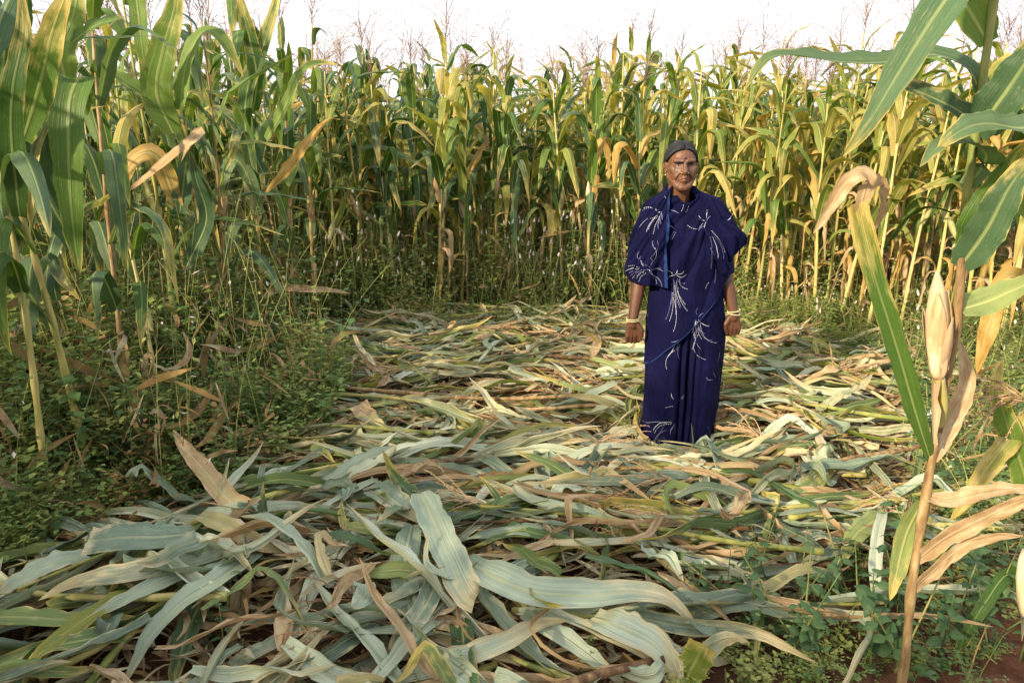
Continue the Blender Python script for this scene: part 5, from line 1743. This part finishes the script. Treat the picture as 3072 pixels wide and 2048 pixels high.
for (a, b, h, sz) in TAS:
    p = on_z(a, b, .10)
    root = empty("fallen_tassel", (p[0], p[1], 0))
    base = np.array([0, 0, float(pile(p[0], p[1])) + .06])
    g = tassel_geo(lr, base, np.array([math.cos(h), math.sin(h), .25]), size=sz, nb=12, rad=.0020, sides=4, droop=.5, spikelets=True)
    VV = np.concatenate(g.V); VV[:, 2] = np.maximum(VV[:, 2], .02); g.V = [VV]
    o = g.build("tassel_head", [M['tassel_dry']]); o.parent = root
    d_ = np.array([math.cos(h), math.sin(h), .0])
    V, F, U = tube(np.array([base - d_ * .28 + [0, 0, -.03], base - d_ * .12, base]), [.0045, .004, .0035], 6)
    obj("stem", mesh_from("stem", V, F, U, [M['stalk_dry']]), root)
    pending.append((root, ("feathery brown corn tassel", zone(p[0], p[1]), ""), p[0], p[1], "tassel", "loose tassels on the litter"))

# ---- the large leaves that lie on top in front, each where the photograph shows it
def big_leaf(label, pts, wpx, mat, name="fallen_leaf", **kw):
    """pts: (photo x, photo y, height above ground)"""
    P = np.array([on_z(a, b, h) for a, b, h in pts])
    mid = P[len(P) // 2]
    W = wpx / 2 * np.linalg.norm(mid - np.array([0, 0, CAM_H])) / FPX
    loc = np.array([P[:, 0].mean(), P[:, 1].mean(), 0])
    kw.setdefault('face', (0, -.35, 1))
    me = path_leaf(P - loc, W, mat, n=kw.pop('n', 30), K=11, r=np.random.default_rng(int(abs(pts[0][0] * 3 + pts[0][1]))), pleat=kw.pop('pleat', .07), **kw)
    o = obj(name, me, None, tuple(loc))
    tag(o, label, "leaf", "large corn leaves on top of the front heap")
    return o


G, GG = 'wilted', 'wilted_green'
big_leaf("straight grey-green leaf with pale midrib slanting down the middle of the front heap", [(1262, 1478, .24), (1300, 1560, .26), (1345, 1660, .25), (1400, 1775, .22), (1425, 1800, .20)], 92, G, tip=False, base=.7, rip=.05, fold=.18, pleat=.03)
big_leaf("widest grey-green leaf, curving level across the front heap to the right", [(1395, 1680, .20), (1480, 1728, .24), (1600, 1775, .25), (1760, 1785, .24), (1900, 1775, .22), (2010, 1800, .18), (2100, 1890, .10)], 110, G, rip=.06, fold=.14, n=36)
big_leaf("pale grey-green leaf folded over at upper left of the straight slanting leaf", [(1110, 1460, .20), (1150, 1480, .22), (1205, 1520, .22), (1265, 1570, .21)], 84, G, rip=.05)
big_leaf("long twisted grey leaf hanging down the front of the heap", [(1235, 1575, .22), (1222, 1640, .22), (1212, 1720, .20), (1225, 1800, .17), (1225, 1880, .14), (1185, 1960, .10), (1145, 2060, .05)], 86, G, roll=.6, rip=.10)
big_leaf("grey leaf crossing behind the long twisted hanging leaf", [(1320, 1700, .22), (1290, 1790, .20), (1245, 1860, .18), (1190, 1930, .14), (1175, 2050, .06)], 64, G, roll=-.5)
big_leaf("narrow grey leaf hanging left of the twisted leaf, forked near its foot", [(1050, 1590, .20), (985, 1680, .20), (930, 1790, .17), (880, 1900, .13), (860, 2060, .06)], 66, G, roll=.5, rip=.12)
big_leaf("broad blunt leaf at the upper edge of the left fan", [(590, 1600, .20), (480, 1610, .24), (370, 1612, .26), (262, 1625, .25)], 92, G, tip=False, base=.8, fold=.10, rip=.07)
big_leaf("long leaf of the left fan ending in a point at far left", [(760, 1625, .20), (560, 1680, .24), (380, 1720, .24), (230, 1745, .22), (115, 1800, .18)], 80, G, rip=.06)
big_leaf("arched leaf running out of the picture at the left edge", [(260, 1665, .16), (160, 1690, .18), (60, 1740, .16), (-40, 1810, .12)], 66, G)
big_leaf("second long leaf of the left fan, ragged lower edge", [(740, 1660, .19), (600, 1700, .22), (450, 1760, .22), (330, 1820, .20), (240, 1860, .17)], 62, G, rip=.14)
big_leaf("broad grey leaf sweeping down from the left fan to the bottom edge", [(780, 1650, .20), (660, 1730, .24), (540, 1810, .22), (450, 1910, .17), (370, 2060, .08)], 84, G, roll=.3, rip=.08)
big_leaf("shaded bluish leaf hanging at the centre of the left fan", [(700, 1700, .18), (620, 1780, .17), (570, 1880, .13), (535, 1990, .08), (520, 2080, .04)], 82, 'blue_green', roll=.3, rip=.08)
big_leaf("dull olive leaf lying level at the left edge of the front heap", [(-40, 1850, .14), (80, 1850, .17), (230, 1860, .17), (420, 1850, .15)], 52, GG)
big_leaf("yellowish leaf standing out at the lower left corner", [(400, 1900, .12), (240, 1920, .16), (120, 1960, .15), (60, 2080, .08)], 62, 'wilted_green', roll=.4)
big_leaf("leaf with sunlight put into its cream colour, rising to a point left of centre", [(820, 1560, .14), (700, 1510, .20), (620, 1420, .26), (560, 1350, .30), (520, 1290, .33)], 60, 'straw', face=(.4, -.6, 1), rip=.06)  # cream leaf colour stands in for direct sun on the blade
big_leaf("pale yellow-green blunt leaf over the left fan, pointing right", [(600, 1545, .24), (690, 1580, .25), (770, 1630, .23), (850, 1645, .21), (960, 1655, .20)], 62, 'straw', rip=.05)
big_leaf("small pale leaf standing upright beside the left fan", [(872, 1625, .20), (862, 1580, .25), (870, 1530, .30)], 44, G, face=(.2, -1, .2))
big_leaf("pinkish leaf tip hanging below the left fan", [(740, 1740, .18), (720, 1800, .14), (705, 1880, .09), (700, 1950, .05)], 56, 'dead', face=(0, -1, .3), fold=.4)
big_leaf("long thin leaf rising diagonally at lower left of centre", [(640, 2040, .06), (760, 1960, .12), (880, 1900, .15), (1010, 1830, .16)], 46, G, rip=.10)
big_leaf("grey leaf rising diagonally to the right across the front, tip frayed", [(1180, 2040, .08), (1330, 1990, .12), (1500, 1930, .16), (1620, 1870, .18), (1700, 1862, .17)], 66, G, rip=.10, roll=.3)
big_leaf("broad leaf drooping at lower right of the heap to the bottom edge", [(1780, 1850, .16), (1860, 1880, .20), (1960, 1930, .18), (2020, 2000, .12), (2040, 2080, .05)], 104, G, rip=.07)
big_leaf("long dark leaf reaching down to the bottom right of the heap", [(1570, 1840, .16), (1660, 1890, .15), (1760, 1960, .11), (1880, 2060, .05)], 60, G)
big_leaf("pale green leaf end curling up at the bottom edge, on bare soil", [(2050, 2080, .02), (2062, 2030, .08), (2090, 1975, .15), (2110, 1930, .20)], 78, 'yellow_green', face=(-.5, -1, .3), tip=False, base=.7)
big_leaf("long level leaf lying across the woman's hem", [(1180, 1420, .08), (1400, 1385, .12), (1600, 1365, .14), (1800, 1372, .14), (1980, 1385, .13), (2150, 1360, .13)], 60, G, rip=.08, n=36)
big_leaf("second level leaf just below the woman's hem, pointing right", [(1650, 1360, .13), (1850, 1400, .14), (2000, 1440, .12), (2150, 1480, .09), (2230, 1510, .07)], 56, G, rip=.08)
big_leaf("pale leaf bent upright in front of the woman's hem at the right", [(2080, 1360, .10), (2125, 1330, .15), (2160, 1400, .16), (2190, 1470, .10), (2205, 1490, .08)], 56, G, face=(.2, -1, .4))
big_leaf("folded dark leaf standing up left of the clearing's middle", [(1445, 1372, .10), (1430, 1330, .16), (1440, 1285, .20), (1455, 1255, .22)], 44, 'green', face=(.1, -1, .2))
big_leaf("yellow pointed leaf with cream base standing at the left of the litter", [(1170, 1340, .08), (1130, 1290, .12), (1090, 1235, .17), (1075, 1215, .19)], 54, 'straw', face=(.2, -.8, .6), tip=False)
big_leaf("long grey-green leaf pointing left toward the woman's skirt", [(1000, 1330, .06), (1150, 1320, .10), (1330, 1335, .12), (1450, 1350, .10)], 44, GG)
big_leaf("bright yellow-green leaf lying left of the woman's knees", [(1700, 1195, .06), (1760, 1165, .09), (1820, 1145, .10), (1870, 1140, .08)], 34, 'yellow_green')
big_leaf("wide yellow-green leaf piece lying in the middle of the clearing", [(1560, 1225, .05), (1600, 1208, .08), (1640, 1200, .06)], 40, 'yellow_green', tip=False)
big_leaf("ribbed bright green leaf slanting up to the tassel at right", [(2290, 1575, .08), (2370, 1510, .12), (2440, 1450, .14), (2500, 1380, .15)], 48, GG, face=(-.3, -.7, 1), tip=False)
big_leaf("pale leaf tongue draped over the right-hand litter, tip down left", [(2660, 1540, .16), (2580, 1590, .16), (2540, 1650, .12), (2520, 1700, .07)], 60, GG)
big_leaf("thin grey leaf lying across the right-hand litter", [(2640, 1590, .12), (2530, 1640, .12), (2420, 1690, .09), (2390, 1760, .04)], 40, G)
big_leaf("pale grey leaf right of the woman's hip, tip pointing right", [(2180, 1280, .06), (2240, 1240, .10), (2310, 1260, .10), (2370, 1310, .07)], 30, G)
big_leaf("white-green leaf pointing right beside the woman's right-hand knee", [(2200, 1110, .08), (2290, 1080, .12), (2350, 1110, .12), (2420, 1140, .08)], 34, G)
big_leaf("level pale green leaf at the right end of the litter", [(2180, 1090, .08), (2320, 1075, .11), (2440, 1060, .11), (2540, 1045, .08)], 34, GG)
big_leaf("yellow-green leaf bowed over the litter behind the woman at right", [(2330, 1040, .10), (2420, 1022, .13), (2500, 1030, .12), (2540, 1035, .08)], 26, 'yellow_green')
big_leaf("twisted upright leaf on the far litter, left of the woman's arm", [(1530, 1010, .06), (1560, 960, .16), (1545, 925, .24), (1520, 915, .28)], 26, G, face=(.3, -1, .2))
big_leaf("long leaf slanting down to the woman's skirt from the left", [(1700, 1030, .10), (1790, 1060, .14), (1870, 1110, .11), (1930, 1150, .07)], 34, G)
big_leaf("dark green leaves' longest blade lying at the foot of the back corn", [(1170, 930, .10), (1260, 915, .14), (1370, 925, .12), (1410, 935, .10)], 34, 'green')
big_leaf("dry leaf stuck in the weeds at left, sunlight put into its orange colour", [(200, 1130, .40), (260, 1100, .45), (330, 1070, .48), (385, 1045, .48), (420, 1070, .43)], 46, 'drying', face=(.3, -.9, .5), rip=.2)  # orange leaf colour carries the warm patch of sunlight
big_leaf("golden dry leaf lying on the weeds below the orange one", [(340, 1120, .36), (400, 1132, .38), (470, 1140, .38), (540, 1150, .34)], 22, 'drying')
big_leaf("brown dry leaf arching level out of the left weeds toward the clearing", [(790, 895, .53), (840, 865, .58), (920, 868, .58), (1000, 872, .57), (1050, 880, .54)], 26, 'dead', face=(0, -.7, .8))
# thick stalk pieces that show between the front leaves
for lab, pts, rr, m_ in (("thick tan stalk butt lying level in the middle of the front heap", [(760, 1760, .10), (900, 1735, .12), (1040, 1712, .13), (1190, 1690, .14)], .020, 'stalk_dry'),
                         ("long yellow stalk slanting up through the left fan", [(120, 2030, .10), (260, 1960, .13), (400, 1870, .15), (540, 1770, .16)], .011, 'stalk'),
                         ("thin yellow stalk slanting behind the left fan to the bottom edge", [(260, 2060, .08), (340, 1960, .11), (440, 1850, .13)], .011, 'stalk'),
                         ("yellow stalk end poking up at the bottom of the front heap", [(1370, 2040, .06), (1430, 2015, .08), (1490, 1990, .09)], .012, 'stalk'),
                         ("bare thin stalk standing up from the litter in front of the woman", [(1752, 1560, .05), (1762, 1500, .14), (1772, 1400, .28)], .005, 'tassel_dry'),
                         ("reddish stalk lying level behind the straight slanting leaf", [(1500, 1475, .09), (1580, 1470, .11), (1650, 1462, .10)], .012, 'stalk_dry'),
                         ("tan stalk slanting up right of the woman's hem", [(2180, 1420, .05), (2260, 1385, .08), (2340, 1340, .09)], .011, 'stalk_dry')):
    P = smooth_path([on_z(*p) for p in pts], 14)
    loc = np.array([P[:, 0].mean(), P[:, 1].mean(), 0])
    o = obj("stalk_piece", stalk_mesh(lr, P - loc, r0=rr, r1=rr * .85, nodes=3, sides=12, name="stalk_piece", mats=[M[m_]]), None, tuple(loc))
    tag(o, lab, "corn stalk", "bare stalk pieces in the litter")
# chaff and scraps: nobody could count them
ch = FastSoup()
protos = []
for k in range(40):
    l_, w_ = lr.uniform(.03, .32), lr.uniform(.0025, .014)
    n = 6
    t = np.linspace(0, 1, n)
    bend = lr.normal(0, .9)
    hd = bend * t
    P = np.stack([np.cumsum(np.cos(hd)) * l_ / n - l_ / 2, np.cumsum(np.sin(hd)) * l_ / n, .014 * np.sin(t * lr.uniform(2, 6)) * lr.uniform(-.3, 1)], 1)
    T_ = norm(np.gradient(P, axis=0)); S_ = norm(np.cross(T_, [0, 0, 1.0])); N_ = np.cross(S_, T_)
    ro = lr.normal(0, .6) + lr.normal(0, 1.2) * t
    V, F, U = strip(P, S_ * np.cos(ro)[:, None] + N_ * np.sin(ro)[:, None], N_, w_ * np.clip(np.sin(np.pi * (.08 + .9 * t)), .1, 1), K=3, fold=.4, rip=.15, r=lr)
    s_ = Soup(); s_.add(V, F, U); protos.append(freeze(s_))
for i in range(19000):
    y = 1.5 + 4.6 * lr.random() ** .9
    x = lr.uniform(-2.0, 2.55)
    if not inside(x, y) or woman_clear(x, y):
        continue
    V, T_, Mi = protos[i % 40]
    h_ = lr.normal(0, .8) + (math.pi if i % 3 else 0)
    ch.add(turned(V, h_, lr.uniform(.7, 1.3), (x, y, max(.016, float(pile(x, y)) * lr.uniform(.35, 1.45)))), T_, Mi + int(lr.choice([0, 0, 0, 1, 2])))
tag(ch.build("litter_debris", [M['scrap'], M['weed_dry'], M['scrap_pale']], True), "shredded dry scraps of corn leaf covering the clearing", "debris", kind="stuff")
finish_labels()
# ------------------------------------------------------------------ weeds
def leaf_quad(s, p, d, up, ln, W, mat):
    """small pointed leaf: folded along the rib"""
    d = norm(d); sd = norm(np.cross(d, up)); n = np.cross(sd, d)
    m1 = p + d * ln * .45 - n * ln * .03
    s.add([p, m1 + sd * W, m1 - n * W * .4, m1 - sd * W, p + d * ln - n * ln * .18], [(0, 1, 2), (0, 2, 3), (1, 4, 2), (2, 4, 3)], None, mat)


def sprig(s, r, base, h, nl, ln, W, lean=.65, leaf_mat=0, stem_mat=1, branch=2, stem_r=.0016):
    a = r.uniform(0, 6.28)
    tops = [(np.asarray(base, float), h, norm([math.cos(a) * lean * r.random(), math.sin(a) * lean * r.random(), 1.0]))]
    for _ in range(branch):
        b = r.uniform(0, 6.28)
        tops.append((np.asarray(base, float) + tops[0][2] * h * r.uniform(.15, .5), h * r.uniform(.35, .6), norm([math.cos(b) * .8, math.sin(b) * .8, .8])))
    for b0, hh, d in tops:
        n = 5
        t = np.linspace(0, 1, n)
        P = b0 + np.outer(t, d * hh) + np.outer(t ** 2, [r.normal(0, .05), r.normal(0, .05), -.02])
        V, F, U = tube(P, stem_r * (1 - .6 * t), 3, cap=False)
        s.add(V, F, None, stem_mat)
        k = max(3, int(nl * hh / h))
        for i in range(k):
            tt = .12 + .88 * (i + r.random()) / k
            p = b0 + d * hh * tt + np.array([0, 0, -.02 * tt * tt])
            b = i * 2.4 + r.uniform(-.4, .4)
            ld = np.array([math.cos(b), math.sin(b), r.uniform(-.25, .6)])
            sz = r.uniform(.6, 1.15) * (1.15 - .5 * tt)
            leaf_quad(s, p, ld, np.array([0, 0, 1.0]), ln * sz, W * sz, leaf_mat)


wr_ = np.random.default_rng(63)
ug = FastSoup()
SPR = {}
for small in (True, False):
    for lm in (0, 2, 3, 4):
        for k in range(5):
            q_ = Soup()
            sprig(q_, wr_, (0, 0, 0), wr_.uniform(.8, 1.1), 22 if small else 14, .085 if small else .13, .023 if small else .046, leaf_mat=lm, branch=5 if small else 3, stem_r=.0035)
            SPR[small, lm, k] = freeze(q_)


def weed_h(x, y):
    """how tall the undergrowth stands here (0 = none)"""
    h = 0
    if x < -.75 and not inside(x, y):
        h = .62 + .32 * np.clip((-x - 1.0) / .9, 0, 1) + .30 * np.clip((y - 4.1) / .8, 0, 1)
        if y < 2.9:
            h = .42 + .25 * np.clip((-x - 1.2), 0, 1)
    if y > 5.5 + .1 * math.sin(x * 3) and y < 9.0 and -6.5 < x < 6.5:
        h = max(h, (.90 + .2 * math.sin(x * 2.3)) if y > 6.95 else .85 if y > 6.3 else .40)
    if x > 1.15 and not inside(x, y) and y < 7:
        h = max(h, .20 + .12 * np.clip(x - 1.4, 0, 1.5))
    if x > .55 and y < 2.45 and not inside(x, y):
        h = max(h, .17)
    return h


placed = 0
while placed < 7400:
    if wr_.random() < .5:
        y = wr_.uniform(1.5, 9.0)
        x = wr_.uniform(-5.6, 5.6)
    else:
        q = on_z(wr_.uniform(-60, 3130) if wr_.random() < .8 else wr_.uniform(-120, 420), 880 + 1200 * wr_.random(), 0.0)
        x, y = q[0], q[1]
    if not in_view(x, y, .15):
        continue
    h = weed_h(x, y)
    if h <= 0 or woman_clear(x, y):
        continue
    if x > .5 and y < 2.6:
        if wr_.random() < .78:
            continue
    placed += 1
    q = wr_.random()
    lm = 0 if q < .52 else 2 if q < .60 else 3 if q < .95 else 4
    V, T_, Mi = SPR[wr_.random() < .45, lm, int(wr_.integers(5))]
    cl = .5 + .5 * math.sin(x * 4.1 + 1.7 * math.sin(y * 2.9)) * math.sin(y * 3.7 + 1.3 * math.sin(x * 2.3))     # clumps
    hh = h * wr_.uniform(.35, 1.0) * (.55 + .85 * cl)
    if y > 5.5 and wr_.random() < .6:  # lighter weed colour stands in for missing light in the back band
        V, T_, Mi = SPR[wr_.random() < .5, 3, int(wr_.integers(5))]
    if wr_.random() < .35:
        lm = 3 if cl > .55 else 4 if cl < .15 else lm
        V, T_, Mi = SPR[wr_.random() < .35, lm, int(wr_.integers(5))]
    ug.add(turned(V, wr_.uniform(0, 6.28), np.array([hh ** .6 * .70, hh ** .6 * .70, hh]), (x, y, -.01)), T_, Mi)
# weeds between the far rows
for i in range(1500):
    y = wr_.uniform(8.6, 21); x = wr_.uniform(-.72 * y, .72 * y)
    V, T_, Mi = SPR[False, int(wr_.choice([0, 0, 2, 3])), i % 5]
    ug.add(turned(V, wr_.uniform(0, 6.28), np.array([1.5, 1.5, wr_.uniform(.6, 1.15)]), (x, y, -.01)), T_, Mi)
# dead strips caught in the weeds
for i in range(2400):
    q = on_z(wr_.uniform(-60, 1000) if i % 4 == 1 else wr_.uniform(-60, 3130), 860 + 900 * wr_.random(), 0.0) if i % 2 else np.array([wr_.uniform(-5, 5), wr_.uniform(5.8, 8.5), 0])
    h = weed_h(q[0], q[1])
    if h <= 0 or woman_clear(q[0], q[1]):
        continue
    V, T_, Mi = protos[i % 40]
    Rx = np.array(Matrix.Rotation(wr_.uniform(-1.4, 1.4), 3, 'Y'))
    ug.add(turned(V @ Rx.T, wr_.uniform(0, 6.28), wr_.uniform(.6, 1.5), (q[0], q[1], .12 + h * wr_.uniform(.05, .75))), T_, Mi + int(wr_.choice([4, 4, 5])))
# sparse weeds inside the clearing
for i in range(230):
    y = wr_.uniform(1.6, 6.0); x = wr_.uniform(-1.7, 2.4)
    if not inside(x, y) or woman_clear(x, y):
        continue
    V, T_, Mi = SPR[True, int(wr_.choice([0, 0, 2, 3])), int(wr_.integers(5))]
    ug.add(turned(V, wr_.uniform(0, 6.28), wr_.uniform(.10, .26), (x, y, 0)), T_, Mi)
tag(ug.build("undergrowth", [M['weed'], M['stem'], M['weed_teal'], M['weed_light'], M['weed_dry'], M['scrap']]), "dense small-leaved green weeds around the clearing and below the corn", "weeds", kind="stuff")
gs = Soup()
for i in range(2200):
    y = wr_.uniform(1.5, 7.6); x = wr_.uniform(-5.4, 5.4)
    if not in_view(x, y, .1):
        continue
    h = weed_h(x, y)
    if (h <= 0 and wr_.random() < .85) or woman_clear(x, y):
        continue
    hh = max(h, .17) * wr_.uniform(.5, 1.5)
    a = wr_.uniform(0, 6.28); ln_ = wr_.uniform(.1, .7)
    d_ = np.array([math.cos(a), math.sin(a), 0]) * ln_ * hh; sd_ = np.array([-math.sin(a), math.cos(a), 0]) * wr_.uniform(.0012, .003)
    p = np.array([x, y, -.01])
    q1, q2 = p + d_ * .35 + [0, 0, hh * .55], p + d_ * .75 + [0, 0, hh * .9]
    gs.add([p - sd_, p + sd_, q1 - sd_, q1 + sd_, q2 - sd_ * .6, q2 + sd_ * .6, p + d_ * 1.15 + [0, 0, hh]], [(0, 1, 3, 2), (2, 3, 5, 4), (4, 5, 6)], None, 0 if wr_.random() < .75 else 1)
tag(gs.build("grass", [M['grass'], M['weed_dry']], smooth=False), "thin grass blades among the weeds", "grass", kind="stuff")


# ---- white-spiked weeds, one by one
def celosia(r, h, nsp):
    st_, lv, sps = Soup(), Soup(), []
    for k in range(nsp):
        a = r.uniform(0, 6.28)
        d = norm([math.cos(a) * r.uniform(.05, .45), math.sin(a) * r.uniform(.05, .45), 1])
        hh = h * r.uniform(.65, 1.0)
        P = np.outer(np.linspace(0, 1, 6), d * hh) + np.outer(np.linspace(0, 1, 6) ** 2, [r.normal(0, .04), r.normal(0, .04), 0])
        V, F, U = tube(P, np.linspace(.0028, .0013, 6), 4)
        st_.add(V, F, U)
        for i in range(int(r.integers(4, 8))):
            t = r.uniform(.1, .8); b = r.uniform(0, 6.28)
            leaf_quad(lv, P[0] + d * hh * t, np.array([math.cos(b), math.sin(b), r.uniform(0, .7)]), np.array([0, 0, 1.0]), r.uniform(.05, .09), r.uniform(.006, .011), 0)
        n, kk = 8, 7
        t = np.linspace(0, 1, n)
        L_ = r.uniform(.030, .055); R_ = r.uniform(.007, .0105)
        pf = R_ * np.interp(t, [0, .15, .5, .85, 1], [.5, 1.0, .85, .45, .05]) * (1 + .16 * np.cos(np.arange(n) * math.pi))
        V, F, U = tube(P[-1] + np.outer(t, norm(P[-1] - P[-2]) * L_), pf, kk)
        sps.append(mesh_from("flower_spike", V, F, U, [M['flower']]))
    a_, b_ = st_.build("stem", [M['stem']]), lv.build("foliage", [M['weed']], smooth=False)
    m1, m2 = a_.data, b_.data
    bpy.data.objects.remove(a_); bpy.data.objects.remove(b_)
    return m1, m2, sps


cel_px = []
for (x0, x1, y0, y1, n) in ((520, 1000, 640, 900, 13), (1000, 1330, 520, 900, 9), (1430, 1900, 470, 760, 22), (1430, 1900, 700, 880, 7), (2230, 2600, 800, 1000, 7), (640, 1150, 880, 1080, 7), (600, 700, 1180, 1260, 1), (2700, 3000, 850, 1050, 3)):
    for _ in range(n):
        cel_px.append((wr_.uniform(x0, x1), wr_.uniform(y0, y1)))
cel_list = []
for (a, b) in cel_px:
    Y = np.interp(a, [500, 900, 1200, 1400, 1900, 2300, 2600, 3000], [4.6, 5.6, 6.3, 6.45, 6.4, 6.1, 5.6, 4.2]) + wr_.normal(0, .25)
    top = at_depth(a, b, Y)
    cel_list.append((top[0], Y, max(.25, top[2])))
cel_list.sort()
for k, (x, y, h) in enumerate(cel_list):
    m1, m2, sps = celosia(wr_, h, int(wr_.integers(2, 5)))
    root = empty("celosia_weed", (x, y, 0), wr_.uniform(0, 6.28))
    obj("stem", m1, root); obj("foliage", m2, root)
    for sp_ in sps:
        o = obj("flower_spike", sp_, root)
    tag(root, f"weed with white flower spikes at the foot of the corn, {ordinal(k + 1)} from the left", "weed", "white-spiked weeds along the edge of the corn")


# ---- broad-leaved weeds
def broadleaf(r, h, ln, W, n, mat, name="leaf"):
    ms, st_ = [], Soup()
    P = np.outer(np.linspace(0, 1, 7), [r.normal(0, .06), r.normal(0, .06), h])
    V, F, U = tube(P, np.linspace(.0035, .0015, 7), 5)
    st_.add(V, F, U)
    for i in range(n):
        t = .25 + .75 * i / max(1, n - 1)
        b = i * 2.2 + r.uniform(-.4, .4)
        k = 9
        s = np.linspace(0, 1, k)
        L_ = ln * r.uniform(.7, 1.15) * (1.1 - .4 * t)
        el = r.uniform(.2, .8) - 1.2 * s
        T = np.stack([math.cos(b) * np.cos(el), math.sin(b) * np.cos(el), np.sin(el)], 1)
        Q = P[0] + np.array([0, 0, h * t]) + P[-1] * np.array([t, t, 0]) + np.concatenate([[np.zeros(3)], np.cumsum(T[:-1] * L_ / (k - 1), axis=0)])
        S = np.tile(np.array([-math.sin(b), math.cos(b), 0]), (k, 1))
        N = np.cross(T, S) * -1
        w = W * (L_ / ln) * np.clip(np.interp(s, [0, .12, .22, .45, .8, 1], [.06, .10, .75, 1, .5, .02]), .02, 1)
        V, F, U = strip(Q, S, N, w, K=5, fold=.25, rip=.06, rfreq=2.5, r=r)
        ms.append(mesh_from(name, V, F, U, [M[mat]]))
    a_ = st_.build("stem", [M['stem']]); m = a_.data; bpy.data.objects.remove(a_)
    return m, ms


BROAD = [broadleaf(wr_, wr_.uniform(.16, .34), .060, .016, int(wr_.integers(8, 13)), 'weed_teal') for _ in range(7)]
LIGHT = [broadleaf(wr_, wr_.uniform(.7, .95), .075, .017, 13, 'weed_light') for _ in range(4)]
lst = []
for (x0, x1, y0, y1, n) in ((2060, 2330, 1780, 1960, 9), (2250, 2700, 1780, 2040, 26), (2700, 3060, 1700, 2040, 22), (2700, 3060, 1050, 1600, 24), (2400, 2720, 940, 1100, 5), (20, 230, 1330, 1560, 8), (40, 420, 1000, 1300, 10), (560, 900, 1900, 2040, 3)):
    for _ in range(n):
        p = on_z(wr_.uniform(x0, x1), wr_.uniform(y0, y1), .0)
        lst.append((p[0], p[1]))
lst.sort(key=lambda q: q[1])
for side in ("left", "right"):
    k = 0
    for (x, y) in lst:
        if (x < 0) != (side == "left"):
            continue
        m, ms = BROAD[int(wr_.integers(len(BROAD)))]
        root = empty("broadleaf_weed", (x, y, 0), wr_.uniform(0, 6.28), wr_.uniform(.7, 1.35))
        root.rotation_euler = (wr_.normal(0, .35), wr_.normal(0, .35), wr_.uniform(0, 6.28))
        obj("stem", m, root)
        for q in ms:
            obj("leaf", q, root)
        k += 1
        tag(root, f"dark green broad-leaved weed on the {side} side, {ordinal(k)} nearest the camera", "weed", "broad-leaved weeds beside the clearing")
lst = sorted([(at_depth(wr_.uniform(1650, 1930), 900, 6.2)[0], 6.25 + wr_.normal(0, .18)) for _ in range(12)])
for k, (x, y) in enumerate(lst):
    m, ms = LIGHT[k % 4]
    root = empty("tall_weed", (x, y, 0), wr_.uniform(0, 6.28), wr_.uniform(.8, 1.25))
    obj("stem", m, root)
    for q in ms:
        obj("leaf", q, root)
    tag(root, f"slender yellow-green weed left of the woman, {ordinal(k + 1)} from the left", "weed", "slender light weeds before the back corn")
# thin arching stems above the weeds
ts = Soup()
for i in range(700):
    x, y = wr_.uniform(-3.4, 3.6), wr_.uniform(2.2, 6.9)
    h = weed_h(x, y)
    if h <= 0 or not in_view(x, y):
        continue
    a = wr_.uniform(0, 6.28); hh = h * wr_.uniform(1.0, 1.9); ln_ = wr_.uniform(.1, .55)
    t = np.linspace(0, 1, 8)
    P = np.stack([x + math.cos(a) * ln_ * t ** 1.6, y + math.sin(a) * ln_ * t ** 1.6, hh * (1.25 * t - .3 * t * t)], 1)
    V, F, U = tube(P, np.linspace(.0022, .0008, 8), 3, cap=False)
    ts.add(V, F, U, 0)
    for k in range(int(wr_.integers(3, 12))):
        p = P[int(wr_.integers(3, 8))] + wr_.normal(0, .012, 3)
        leaf_quad(ts, p, wr_.normal(0, 1, 3), np.array([.1, 0, 1.0]), wr_.uniform(.015, .04), wr_.uniform(.003, .008), 0 if wr_.random() < .8 else 1)
tag(ts.build("weed_stems", [M['weed_light'], M['flower']], smooth=False), "thin pale stems arching above the weeds", "weeds", kind="stuff")
# long bare weed stem leaning in at the left edge
P = smooth_path([on_z(-60, 1040, .55), on_z(60, 1200, .45), on_z(150, 1330, .35), on_z(235, 1440, .2)], 14)
o = obj("weed_stem", mesh_from("weed_stem", *tube(P, np.linspace(.003, .006, 14), 7), [M['weed_light']]), None)
tag(o, "smooth pale green stem leaning in from the picture's left edge", "stem")
